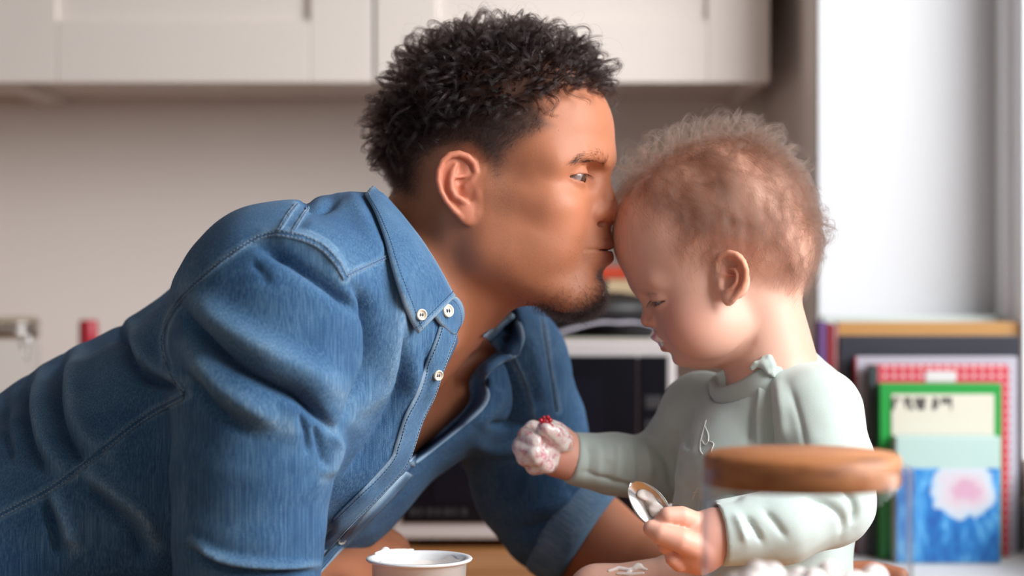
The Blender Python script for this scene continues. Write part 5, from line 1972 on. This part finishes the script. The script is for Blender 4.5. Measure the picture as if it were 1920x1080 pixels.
    pc = (P(1122, 0, 0.89)[0], 0.892, zt + 0.001)
    lathe('bowl', [(0.0, 0.0), (0.068, 0.0), (0.082, 0.010), (0.088, 0.034), (0.090, 0.044), (0.086, 0.044), (0.080, 0.012), (0.0, 0.006)], IRON.m, pot, pc)
    lid = lathe('lid', [(0.0, 0.060), (0.03, 0.059), (0.06, 0.054), (0.084, 0.047), (0.091, 0.044), (0.0, 0.044)], IRON.m, pot, pc)
    lathe('knob', [(0.0, 0.076), (0.012, 0.075), (0.014, 0.070), (0.007, 0.064), (0.007, 0.058), (0.0, 0.058)], IRON.m, lid, pc, seg=24)
    for sg in (-1, 1):
        tube('handle', [np.array(pc) + np.array(v) for v in ((sg * 0.086, -0.025, 0.032), (sg * 0.104, -0.018, 0.034), (sg * 0.108, 0.0, 0.034), (sg * 0.104, 0.018, 0.034), (sg * 0.086, 0.025, 0.032))], 0.005, IRON.m, pot)
    pk = empty('food_packet', (P(1160, 0, 1.03)[0], 1.03, zt), 'red and cream food packet just behind the black cooking pot', 'packet')
    px_ = P(1163, 0, 1.05)[0]
    zpk = TOP_Z
    box('packet_body', px_ - 0.05, px_ + 0.03, 1.02, 1.06, zpk, P(0, 524, 1.05)[2], Mat('packet_cream', (0.66, 0.50, 0.30), 0.5).m, pk, 0.004)
    box('packet_top', px_ - 0.052, px_ + 0.032, 1.018, 1.062, P(0, 524, 1.05)[2], P(0, 500, 1.05)[2], Mat('packet_red', (0.62, 0.06, 0.02), 0.4).m, pk, 0.004)

    # ---- clip jar and bottle at the far left
    jy = 0.92
    jx = P(22, 0, jy)[0]
    cj = empty('storage_jar', (jx, jy, TOP_Z), 'tall glass clip-top storage jar with a wire clasp at the far left', 'jar')
    h = P(0, 612, jy)[2] - TOP_Z
    R = 0.036
    lathe('glass', [(0.0, 0.0), (R, 0.0), (R + 0.002, 0.004), (R + 0.002, h - 0.03), (R - 0.004, h - 0.012), (R - 0.003, h)], glass_mat('clear_glass'), cj, (jx, jy, TOP_Z))
    lathe('contents', [(0.0, 0.0055), (R - 0.002, 0.0065), (R - 0.002, h * 0.60), (R * 0.6, h * 0.62), (0.0, h * 0.615)], Mat('flour', (0.40, 0.36, 0.37), 0.9).m, cj, (jx, jy, TOP_Z))
    lathe('lid', [(0.0, h + 0.014), (R - 0.006, h + 0.013), (R + 0.001, h + 0.009), (R + 0.001, h + 0.001), (0.0, h + 0.0005)], glass_mat('lid_glass', (0.85, 0.82, 0.74), 0.15), cj, (jx, jy, TOP_Z))
    for zz in (h - 0.008, h + 0.004):
        a = np.linspace(0, 2 * np.pi, 49)
        tube('wire_ring', np.stack([jx + (R + 0.001) * np.cos(a), jy + (R + 0.001) * np.sin(a), np.full(49, TOP_Z + zz)], 1), 0.0022, METAL.m, cj, 6, False)
    lathe('metal_band', [(R - 0.003, h - 0.016), (R + 0.0005, h - 0.015), (R + 0.0005, h - 0.002), (R - 0.003, h - 0.001)], METAL.m, cj, (jx, jy, TOP_Z), 48)
    tube('clasp', [(jx + R * 0.75, jy - R * 0.7, TOP_Z + h + 0.006), (jx + R * 0.85, jy - R * 0.8, TOP_Z + h - 0.02), (jx + R * 0.8, jy - R * 0.75, TOP_Z + h - 0.045), (jx + R * 0.55, jy - R * 0.92, TOP_Z + h - 0.02)], 0.002, METAL.m, cj, 6)
    bx_ = P(166, 0, jy)[0]
    hb = P(0, 600, jy)[2] - TOP_Z
    bt = empty('bottle', (bx_, jy, TOP_Z), 'dark bottle with a red cap showing above the man\'s back', 'bottle')
    lathe('glass', [(0.0, 0.0), (0.034, 0.0), (0.037, 0.005), (0.037, hb - 0.115), (0.030, hb - 0.09), (0.0125, hb - 0.062), (0.0115, hb - 0.02), (0.0, hb - 0.02)], Mat('bottle_glass', (0.02, 0.012, 0.008), 0.08).m, bt, (bx_, jy, TOP_Z))
    lathe('cap', [(0.0118, hb - 0.058), (0.0130, hb - 0.056), (0.0128, hb - 0.004), (0.0115, hb), (0.0, hb)], Mat('red_foil', (0.42, 0.012, 0.03), 0.35).m, bt, (bx_, jy, TOP_Z), 32)

    # ---- white pot of yogurt
    cyy = -0.10
    cc = P(786, 1046, cyy)
    base = np.array([cc[0], cyy, TOP_Z])
    ht = cc[2] - TOP_Z
    r1, r0 = 0.0425, 0.0345
    cup = empty('yogurt_pot', tuple(base), 'open white plastic yogurt pot with a smeared rim in front of the man', 'pot')
    PLA = Mat('pot_plastic', (0.80, 0.80, 0.80), 0.35)
    PLA.set('Subsurface Weight', 0.15); PLA.set('Subsurface Scale', 0.004)
    lathe('tub', [(0.0, 0.0), (r0 - 0.003, 0.0), (r0, 0.002), (r1 - 0.0042, ht - 0.003), (r1 - 0.002, ht - 0.0025), (r1, ht - 0.0018), (r1 + 0.0006, ht - 0.0005), (r1, ht + 0.0003), (r1 - 0.0044, ht + 0.0002), (r1 - 0.0055, ht - 0.003), (r0 - 0.0012, 0.004), (0.0, 0.003)], PLA.m, cup, base, 96)
    a = np.linspace(0, 2 * np.pi, 96, endpoint=False)
    rows = []
    for fr in np.linspace(0, 1, 14):
        zz = ht - 0.030 + 0.0022 * np.sin(3 * a + 9 * fr) * fr + 0.0016 * np.sin(7 * a + 1)
        rr = (r1 - 0.0085) * fr * (1 + 0 * a)
        if fr > 0.9:
            zz = zz + (fr - 0.9) * 10 * (0.016 + 0.008 * np.sin(2 * a + 0.6) + 0.003 * np.sin(9 * a))
        rows.append(np.stack([base[0] + rr * np.cos(a), base[1] + rr * np.sin(a), base[2] + zz], 1))
    zz = ht - 0.004 + 0.0035 * np.sin(2 * a + 0.6) + 0.0015 * np.sin(9 * a) - 0.002
    rows.append(np.stack([base[0] + (r1 - 0.0066) * np.cos(a), base[1] + (r1 - 0.0066) * np.sin(a), base[2] + zz], 1))
    Vv = np.concatenate(rows)
    i = np.arange(14)[:, None] * 96 + np.arange(96); j = np.arange(14)[:, None] * 96 + (np.arange(96) + 1) % 96
    mesh('yogurt', Vv, np.stack([i, j, j + 96, i + 96], -1).reshape(-1, 4), YOG.m, cup)

    def rim_smear(p):
        aa = [math.radians(v) for v in (155, 140, 120, 100)]
        pts = [base + np.array([(r1 - 0.002) * math.cos(v), (r1 - 0.002) * math.sin(v), ht + 0.001]) for v in aa]
        d = chain(p, pts, [0.0012, 0.0022, 0.0016, 0.0010])
        return smin(d, ell(p, pts[1] + np.array([0.002, 0, 0.002]), (0.0034, 0.002, 0.0024)), 0.002)
    c_ = base + np.array([-0.02, 0.035, ht])
    v_, f_ = surface(rim_smear, axis((c_[0] - 0.03, 0.0012), c_[0] + 0.03), axis((c_[1] - 0.03, 0.0012), c_[1] + 0.02), axis((c_[2] - 0.01, 0.0012), c_[2] + 0.012), newton=1)
    mesh('rim_smear', v_, f_, YOG.m, cup)

    # ---- glass jar with wooden lid close to the lens
    gy = -0.48
    gc = P(1512, 0, gy)
    jar = empty('lidded_jar', (gc[0], gy, TOP_Z), 'clear glass jar with a flat wooden lid, blurred in the foreground', 'jar')
    gz = P(0, 872, gy)[2] - TOP_Z
    Rg = 0.0628
    lathe('glass', [(0.0, 0.0), (Rg - 0.004, 0.0), (Rg, 0.004), (Rg, gz - 0.002), (Rg - 0.0012, gz), (Rg - 0.0026, gz - 0.001)], glass_mat('jar_glass', (0.98, 0.98, 0.99)), jar, (gc[0], gy, TOP_Z), 96)
    LID = Mat('acacia_lid', (0.30, 0.12, 0.04), 0.55)
    gr = LID.noise(1, 4, 0.6, LID.coords((14, 60, 60)), dist=0.8)
    LID.set('Base Color', LID.ramp(gr, [(0.30, (0.10, 0.030, 0.010)), (0.45, (0.36, 0.125, 0.036)), (0.7, (0.50, 0.21, 0.075))]))
    lx = P(1503, 0, gy)[0]
    ld = lathe('lid', [(0.0, gz + 0.0075), (0.0560, gz + 0.0075), (0.0590, gz + 0.005), (0.0592, gz - 0.010), (0.0575, gz - 0.012), (0.0, gz - 0.012)], LID.m, jar, (lx, gy, TOP_Z), 72)
    rs = np.random.RandomState(4)
    sug = Mat('sugar', (0.85, 0.83, 0.80), 0.3)
    sug.set('Subsurface Weight', 0.2); sug.set('Subsurface Scale', 0.003)

    def lumps(p):
        d = ell(p, (gc[0], gy, TOP_Z + 0.06), (0.054, 0.054, 0.068))
        d = np.maximum(d, TOP_Z + 0.008 - p[:, 2])
        d = smax(d, p[:, 2] - (TOP_Z + gz - 0.071), 0.02)
        for k in range(46):
            th, rr = rs2[k]
            d = smin(d, sph(p, (gc[0] + rr * math.cos(th), gy + rr * math.sin(th), TOP_Z + gz - 0.076 + 0.006 * math.sin(k * 2.3)), 0.0085), 0.002)
        return d
    rs2 = [(rs.rand() * 6.28, 0.046 * math.sqrt(rs.rand())) for _ in range(46)]
    v_, f_ = surface(lumps, axis((gc[0] - 0.064, 0.0026), gc[0] + 0.064), axis((gy - 0.064, 0.0026), gy + 0.064), axis((TOP_Z + 0.004, 0.005), (TOP_Z + gz - 0.09, 0.0026), TOP_Z + gz - 0.04), newton=1)
    mesh('sugar_lumps', v_, f_, sug.m, jar, kind='stuff')

    # ---- books and boxes standing in the window niche
    def upright(name, x0, x1, top, yf, thick, label, cat, cover, edge=(0.50, 0.47, 0.42), spine=None, group='books on the window sill', z0=None):
        X0, X1 = P(x0, 0, yf)[0], P(x1, 0, yf)[0]
        Zt = P(0, top, yf)[2]
        t = empty(name, ((X0 + X1) / 2, yf, TOP_Z), label, cat, group)
        cm = cover if isinstance(cover, Mat) else Mat(name + '_cover', cover, 0.35)
        box('cover', X0, X1, yf, yf + 0.0022, TOP_Z + 0.0005, Zt, cm.m, t, 0.0006)
        box('cover', X0, X1, yf + thick - 0.0022, yf + thick, TOP_Z + 0.0005, Zt, cm.m, t, 0.0006)
        sm = Mat(name + '_spine', spine, 0.4).m if spine else cm.m
        box('spine', X0 - 0.0012, X0 + 0.001, yf, yf + thick, TOP_Z + 0.0005, Zt, sm, t, 0.0005)
        bm = bmesh.new()
        n = max(3, int(thick / 0.0014))
        for k in range(n):
            yy = yf + 0.0022 + (thick - 0.0044) * k / n
            bm_box(bm, X0 + 0.001, X1 - 0.003 - 0.0006 * ((k * 7) % 3), yy, yy + (thick - 0.0044) / n * 0.82, TOP_Z + 0.002, Zt - 0.003 - 0.0005 * ((k * 5) % 3))
        bm_obj('pages', bm, Mat(name + '_pages', edge, 0.8).m, t)
        return t, X0, X1, Zt

    upright('picture_book', 1545, 1885, 592, 0.745, 0.022, 'tall pale book standing right at the back of the sill', 'book', (0.42, 0.47, 0.45), (0.52, 0.56, 0.53))
    upright('picture_book', 1574, 1912, 604, 0.700, 0.030, 'book with tan orange top edge behind the black binder', 'book', (0.36, 0.18, 0.05), (0.50, 0.29, 0.14))
    for k, (xa_, xb_, tp, c, lb) in enumerate(((1536, 1549, 603, (0.11, 0.045, 0.17), 'slim purple book at the left end of the sill'), (1551, 1561, 606, (0.22, 0.01, 0.02), 'slim dark red book left of the black binder'), (1563, 1572, 610, (0.32, 0.13, 0.13), 'slim dusty pink book touching the black binder'))):
        yf = 0.655
        X0, X1 = P(xa_, 0, yf)[0], P(xb_, 0, yf)[0]
        Zt = P(0, tp, yf)[2]
        t = empty('slim_book', ((X0 + X1) / 2, yf, TOP_Z), lb, 'book', 'books on the window sill')
        cm = Mat('slim_cover_%d' % k, c, 0.4).m
        box('spine', X0, X1, yf, yf + 0.0015, TOP_Z + 0.0005, Zt, cm, t, 0.0005)
        box('cover', X0, X0 + 0.0012, yf, yf + 0.042, TOP_Z + 0.0005, Zt, cm, t, 0.0003)
        box('cover', X1 - 0.0012, X1, yf, yf + 0.042, TOP_Z + 0.0005, Zt, cm, t, 0.0003)
        box('pages', X0 + 0.0013, X1 - 0.0013, yf + 0.002, yf + 0.040, TOP_Z + 0.002, Zt - 0.003, Mat('slim_pages_%d' % k, (0.48, 0.45, 0.41), 0.8).m, t, 0.0)
    upright('ring_binder', 1576, 1914, 630, 0.652, 0.034, 'large black binder standing behind the red dotted notebook', 'binder', (0.010, 0.011, 0.020), (0.55, 0.50, 0.50))
    upright('hardback_book', 1606, 1908, 669, 0.628, 0.016, 'pale lavender hardback with a red spine against the black binder', 'book', (0.32, 0.31, 0.36), spine=(0.32, 0.012, 0.025))
    # red notebook with white dots
    DOT = Mat('dotted_cover', (0.6, 0.08, 0.1), 0.45)
    sp = DOT.n('SeparateXYZ'); DOT.nt.links.new(DOT.coords(), sp.inputs[0])
    k = 2 * math.pi / 0.0105
    sx_ = DOT.math('SINE', DOT.math('MULTIPLY', sp.outputs['X'], k)); sz_ = DOT.math('SINE', DOT.math('MULTIPLY', sp.outputs['Z'], k))
    dots = DOT.math('GREATER_THAN', DOT.math('ADD', sx_, sz_), 1.15)
    DOT.set('Base Color', DOT.mix(dots, (0.40, 0.025, 0.045), (0.55, 0.42, 0.42)))
    t, X0, X1, Zt = upright('notebook', 1632, 1893, 684, 0.604, 0.018, 'red notebook with white polka dots and a dark spine', 'notebook', DOT, spine=(0.012, 0.022, 0.022))
    box('spine_tape', X0 - 0.001, P(1646, 0, 0.604)[0], 0.6028, 0.6040, TOP_Z + 0.001, Zt, Mat('dark_tape', (0.012, 0.024, 0.024), 0.5).m, t, 0.0003)
    box('name_label', P(1736, 0, 0.603)[0], P(1792, 0, 0.603)[0], 0.6030, 0.6040, P(0, 716, 0.603)[2], P(0, 696, 0.603)[2], Mat('label_paper', (0.48, 0.47, 0.47), 0.7).m, t, 0.0003)
    # green book with cream panel
    t, X0, X1, Zt = upright('story_book', 1652, 1878, 719, 0.582, 0.016, 'bright green book with a cream panel on its cover', 'book', (0.003, 0.22, 0.028), (0.48, 0.42, 0.32))
    CRM = Mat('cream_panel', (0.74, 0.70, 0.58), 0.5)
    co = CRM.coords()
    sp = CRM.n('SeparateXYZ'); CRM.nt.links.new(co, sp.inputs[0])
    zl = P(0, 757, 0.581)[2]
    band = CRM.math('LESS_THAN', CRM.math('ABSOLUTE', CRM.math('SUBTRACT', sp.outputs['Z'], zl)), 0.0075)
    ink = CRM.math('GREATER_THAN', CRM.noise(1, 1, 0.4, CRM.coords((150, 10, 45))), 0.50)
    xlim = CRM.math('LESS_THAN', sp.outputs['X'], P(1785, 0, 0.581)[0])
    CRM.set('Base Color', CRM.mix(CRM.math('MULTIPLY', CRM.math('MULTIPLY', band, ink), xlim), (0.48, 0.455, 0.38), (0.04, 0.036, 0.032)))
    box('cover_panel', P(1672, 0, 0.581)[0], P(1864, 0, 0.581)[0], 0.5808, 0.5822, TOP_Z + 0.02, P(0, 739, 0.581)[2], CRM.m, t, 0.0003)
    # mint box with blue printed front
    yb = 0.550
    X0, X1 = P(1680, 0, yb)[0], P(1876, 0, yb)[0]
    Zt = P(0, 819, yb)[2]
    t = empty('carton', ((X0 + X1) / 2, yb, TOP_Z), 'small carton with a mint top band and a blue and pink printed front', 'carton', None)
    MINT = Mat('carton_mint', (0.33, 0.45, 0.42), 0.45)
    box('carton_body', X0, X1, yb, yb + 0.028, TOP_Z + 0.0005, Zt, MINT.m, t, 0.0015)
    PRT = Mat('carton_print', (0.2, 0.4, 0.7), 0.35)
    co = PRT.coords((1, 0.0, 1))
    cx_, cz_ = P(1808, 0, yb)[0], P(0, 920, yb)[2]
    sp = PRT.n('SeparateXYZ'); PRT.nt.links.new(PRT.coords(), sp.inputs[0])
    ex = PRT.math('DIVIDE', PRT.math('SUBTRACT', sp.outputs['X'], cx_), 0.040)
    ez_ = PRT.math('DIVIDE', PRT.math('SUBTRACT', sp.outputs['Z'], cz_), 0.034)
    rr = PRT.math('SQRT', PRT.math('ADD', PRT.math('POWER', ex, 2.0), PRT.math('POWER', ez_, 2.0)))
    rr = PRT.math('ADD', rr, PRT.math('MULTIPLY', PRT.math('SUBTRACT', PRT.noise(45, 3, 0.6), 0.5), 0.8))
    blob = PRT.ramp(rr, [(0.28, (0.46, 0.27, 0.36)), (0.55, (0.48, 0.42, 0.46)), (0.85, (0.42, 0.48, 0.54)), (1.0, (0.15, 0.32, 0.52))])
    sky = PRT.ramp(PRT.noise(1, 4, 0.65, PRT.coords((70, 1, 26))), [(0.32, (0.006, 0.06, 0.26)), (0.5, (0.015, 0.16, 0.44)), (0.64, (0.09, 0.32, 0.58)), (0.78, (0.40, 0.56, 0.68))])
    PRT.set('Base Color', PRT.mix(PRT.math('LESS_THAN', rr, 0.98), sky, blob))
    box('printed_front', X0 + 0.001, X1 - 0.001, yb - 0.0008, yb + 0.0005, TOP_Z + 0.002, P(0, 878, yb)[2], PRT.m, t, 0.0002)

    # ---- spoon in the child's near hand
    sc_ = P(1216, 945, -0.150)
    du = unit(P(1188, 915, -0.146) - P(1246, 985, -0.150))
    nrm = unit(np.array([-0.30, -0.92, 0.22])); nrm = unit(nrm - du * (nrm @ du)); sd = np.cross(du, nrm)
    Vv, Fq = [], []
    nu, nv = 20, 13
    for side, off in ((1, 0.0), (-1, -0.0012)):
        for i in range(nu):
            t = -1 + 2 * i / (nu - 1)
            hw = 0.0125 * math.sqrt(max(0.0, 1 - t * t)) * (1.0 - 0.10 * t)
            for j in range(nv):
                s_ = -1 + 2 * j / (nv - 1)
                dep_ = -0.0062 * (1 - t * t) * (1 - s_ * s_)
                Vv.append(sc_ + du * (0.0215 * t) + sd * (hw * s_) + nrm * (dep_ + off))
    for k in (0, 1):
        for i in range(nu - 1):
            for j in range(nv - 1):
                a = k * nu * nv + i * nv + j
                q4 = (a, a + 1, a + nv + 1, a + nv)
                Fq.append(q4 if k == 0 else q4[::-1])
    N1 = nu * nv
    ring = [k for k in range(nv)] + [k * nv + nv - 1 for k in range(1, nu)] + [(nu - 1) * nv + k for k in range(nv - 2, -1, -1)] + [k * nv for k in range(nu - 2, 0, -1)]
    Fq += [(a, b, b + N1, a + N1) for a, b in zip(ring, ring[1:] + ring[:1])]
    spn = empty('teaspoon', tuple(P(1275, 1012, -0.145)), 'small steel teaspoon smeared with yogurt in the child\'s fist', 'spoon')
    bw = mesh('bowl', Vv, Fq, METAL.m, spn)
    hp = spline([sc_ - du * 0.0205, sc_ - du * 0.034 + nrm * 0.003, P(1268, 990, -0.1545), P(1300, 1012, -0.142)], 30)
    Vv = []
    for i, c in enumerate(hp):
        w_ = np.interp(i / 29, [0, 0.2, 1], [0.0028, 0.0022, 0.0042])
        for a, b in ((-w_, -0.0006), (w_, -0.0006), (w_, 0.0006), (-w_, 0.0006)):
            Vv.append(c + sd * a + nrm * b)
    Fq = [(i * 4 + k, i * 4 + (k + 1) % 4, i * 4 + 4 + (k + 1) % 4, i * 4 + 4 + k) for i in range(29) for k in range(4)] + [(3, 2, 1, 0), (116, 117, 118, 119)]
    mesh('handle', Vv, Fq, METAL.m, spn)

    def spoon_smear(p):
        c = sc_ - nrm * 0.0046
        rt = np.stack([du, sd, nrm], 1)
        d = ell(p, c + du * 0.001 + sd * 0.003, (0.011, 0.0045, 0.0016), rt)
        d = smin(d, ell(p, c - du * 0.008 + sd * 0.001 + nrm * 0.001, (0.006, 0.006, 0.0018), rt), 0.003)
        d = smin(d, ell(p, c + du * 0.009 - sd * 0.001 + nrm * 0.0008, (0.004, 0.0026, 0.0012), rt), 0.003)
        return d + 0.0005 * vnoise(p, 900, 4)
    v_, f_ = surface(spoon_smear, axis((sc_[0] - 0.024, 0.0008), sc_[0] + 0.024), axis((sc_[1] - 0.02, 0.0008), sc_[1] + 0.02), axis((sc_[2] - 0.024, 0.0008), sc_[2] + 0.024), newton=1)
    mesh('yogurt_smear', v_, f_, YOG.m, bw)

    # ---- yogurt on the child's raised fist, round the mouth and on the knee
    def fist_yogurt(p):
        w = 0.5 + 0.5 * vnoise(p, 210, 3)
        w2 = 0.5 + 0.5 * vnoise(p, 420, 5)
        c = P(1012, 834, 0.020)
        reg = gauss(np.linalg.norm(p - c, axis=1), 0.036)
        d = baby_hand_only(p)
        t = reg * (0.0012 + 0.0075 * w * w2) * 1.4 - 0.0018
        return d - t

    def baby_hand_only(p):
        d = ell(p, F_HAND + np.array([0.005, 0.004, 0.0]), (0.021, 0.015, 0.022))
        d = smin(d, cap(p, BF_ARM[0][-1], F_HAND, 0.017, 0.019), 0.012)
        return baby_fingers(p, d, FAR_FINGERS)
    fc = P(1018, 836, 0.02)
    PYOG = Mat('berry_yogurt', (0.80, 0.68, 0.66), 0.22)
    PYOG.set('Base Color', PYOG.ramp(PYOG.noise(130, 4, 0.65), [(0.40, (0.84, 0.78, 0.72)), (0.52, (0.78, 0.62, 0.60)), (0.64, (0.62, 0.28, 0.32))]))
    PYOG.set('Subsurface Weight', 0.2); PYOG.set('Subsurface Scale', 0.003); PYOG.set('Coat Weight', 0.5); PYOG.set('Coat Roughness', 0.12)
    v_, f_ = surface(fist_yogurt, axis((fc[0] - 0.034, 0.0010), fc[0] + 0.026), axis((fc[1] - 0.034, 0.0010), fc[1] + 0.012), axis((fc[2] - 0.034, 0.0010), fc[2] + 0.034), newton=1)
    mesh('hand_yogurt', v_, f_, PYOG.m, baby, label='pinkish white yogurt clinging to the raised fist')
    # raspberry piece
    rb = empty('raspberry', tuple(P(1024, 795, 0.012)), 'squashed red raspberry on top of the child\'s yogurt-covered fist', 'fruit')
    RAS = Mat('raspberry', (0.46, 0.008, 0.025), 0.18)
    RAS.set('Subsurface Weight', 0.2); RAS.set('Subsurface Scale', 0.002); RAS.set('Coat Weight', 0.6)
    rs = np.random.RandomState(9)
    bm = bmesh.new(); bmesh.ops.create_icosphere(bm, subdivisions=2, radius=1.0)
    me0 = bpy.data.meshes.new('drupelet'); bm.to_mesh(me0); bm.free(); me0.materials.append(RAS.m)
    me0.polygons.foreach_set('use_smooth', np.full(len(me0.polygons), True))
    for i, (u, v) in enumerate(((1014, 788), (1020, 783), (1027, 782), (1018, 793), (1025, 790), (1031, 788), (1024, 797), (1030, 795), (1029, 802), (1034, 800), (1021, 790), (1016, 800), (1017, 807))):
        o = bpy.data.objects.new('drupelet', me0)
        o.location = P(u, v, 0.006 + 0.002 * rs.rand()); r_ = 0.0021 * rs.uniform(0.8, 1.2) * (0.7 if i > 10 else 1); o.scale = (r_, r_, r_)
        COL.objects.link(o)
        bpy.context.view_layer.update(); link(o, rb)

    def mouth_yogurt(p):
        q = to_b(p)
        w = 0.5 + 0.5 * vnoise(q.astype(float), 2.2, 3)
        w2 = 0.5 + 0.5 * vnoise(q.astype(float), 5.0, 8)
        ya_ = np.abs(q[:, 1])
        reg = np.maximum(gauss(np.linalg.norm((q - [7.4, 0, -2.5]) * [0.8, 0.75, 1.0], axis=1), 1.15), 0.75 * gauss(np.linalg.norm((q - [6.5, 0, -4.3]) * [0.8, 0.8, 0.8], axis=1), 1.0))
        return (baby_head(q) - (reg * (0.08 + 0.36 * w * w2) - 0.09)) * 0.01
    mc = from_b(np.array([7.0, 0, -3.2]))
    v_, f_ = surface(mouth_yogurt, axis((mc[0] - 0.020, 0.0009), mc[0] + 0.026), axis((mc[1] - 0.024, 0.0011), mc[1] + 0.024), axis((mc[2] - 0.026, 0.0009), mc[2] + 0.024), newton=1)
    mesh('mouth_yogurt', v_, f_, PYOG.m, baby, label='thin yogurt smear round the mouth and chin')

    BB_BVH = BVHTree.FromPolygons([Vector(v) for v in BAB_V.tolist()], BAB_F.tolist())

    def on_child(px, py):
        o_ = Vector((0, -DIST, CZ))
        h = BB_BVH.ray_cast(o_, (Vector(P(px, py, 0)) - o_).normalized())
        return np.array(h[0]) if h[0] is not None else P(px, py, -0.06)
    KN = [[on_child(*a) for a in ln] for ln in (((1142, 1071), (1160, 1066), (1180, 1069)), ((1180, 1070), (1194, 1063), (1212, 1068)), ((1158, 1076), (1182, 1077), (1206, 1075)), ((1192, 1066), (1198, 1062)))]

    def knee_yogurt(p):
        d = None
        for ln, rr in zip(KN, ((0.0012, 0.0022, 0.0014), (0.0014, 0.0026, 0.0014), (0.001, 0.0018, 0.0014), (0.002, 0.003))):
            e = chain(p, ln, rr)
            d = e if d is None else smin(d, e, 0.003)
        return d + 0.0005 * vnoise(p, 700, 4)
    kc = np.concatenate(KN).mean(0)
    v_, f_ = surface(knee_yogurt, axis((kc[0] - 0.024, 0.0009), kc[0] + 0.024), axis((kc[1] - 0.022, 0.0009), kc[1] + 0.022), axis((kc[2] - 0.014, 0.0009), kc[2] + 0.014), newton=1)
    mesh('knee_yogurt', v_, f_, YOG.m, baby, label='streaks of yogurt on the bare knee')

    # ---- embroidered motif on the child's chest
    BS_BVH = BVHTree.FromPolygons([Vector(v) for v in V2.tolist()], F.tolist())
    EMB = Mat('embroidery', (0.74, 0.74, 0.70), 0.7).m
    vs_, fs = [], []
    for ln in ([(1324, 788), (1319, 806), (1314, 826), (1313, 844), (1318, 852)], [(1316, 826), (1322, 834), (1329, 828), (1338, 832), (1334, 846), (1336, 858)], [(1322, 800), (1328, 815), (1328, 828)], [(1309, 915), (1303, 926), (1299, 936)], [(1300, 924), (1310, 922)]):
        s2 = spline(ln, 22)
        pts = []
        for a, b in s2:
            dv = (Vector(P(a, b, 0)) - Vector((0, -DIST, CZ))).normalized()
            h = BS_BVH.ray_cast(Vector((0, -DIST, CZ)), dv)
            if h[0] is not None:
                pts.append(np.array(h[0] - dv * 0.0003))
        if len(pts) > 4:
            v, f2 = tube_data(np.array(pts), 0.00055, 6)
            o_ = sum(len(x) for x in vs_); vs_.append(v); fs += [tuple(k + o_ for k in ff) for ff in f2]
    if vs_:
        mesh('embroidery', np.concatenate(vs_), fs, EMB, bsh, kind='stuff')
if True:
    # drop of yogurt on the man's chin
    dr = lambda p: smin(ell(p, P(1130, 541, -0.026), (0.0012, 0.002, 0.0022)), ell(p, P(1130, 550, -0.026), (0.0013, 0.002, 0.0026)), 0.001)
    kc = P(1130, 545, -0.026)
    v_, f_ = surface(dr, axis((kc[0] - 0.004, 0.0005), kc[0] + 0.004), axis((kc[1] - 0.005, 0.0005), kc[1] + 0.005), axis((kc[2] - 0.008, 0.0005), kc[2] + 0.008), newton=1)
    mesh('yogurt_drop', v_, f_, YOG.m, man)
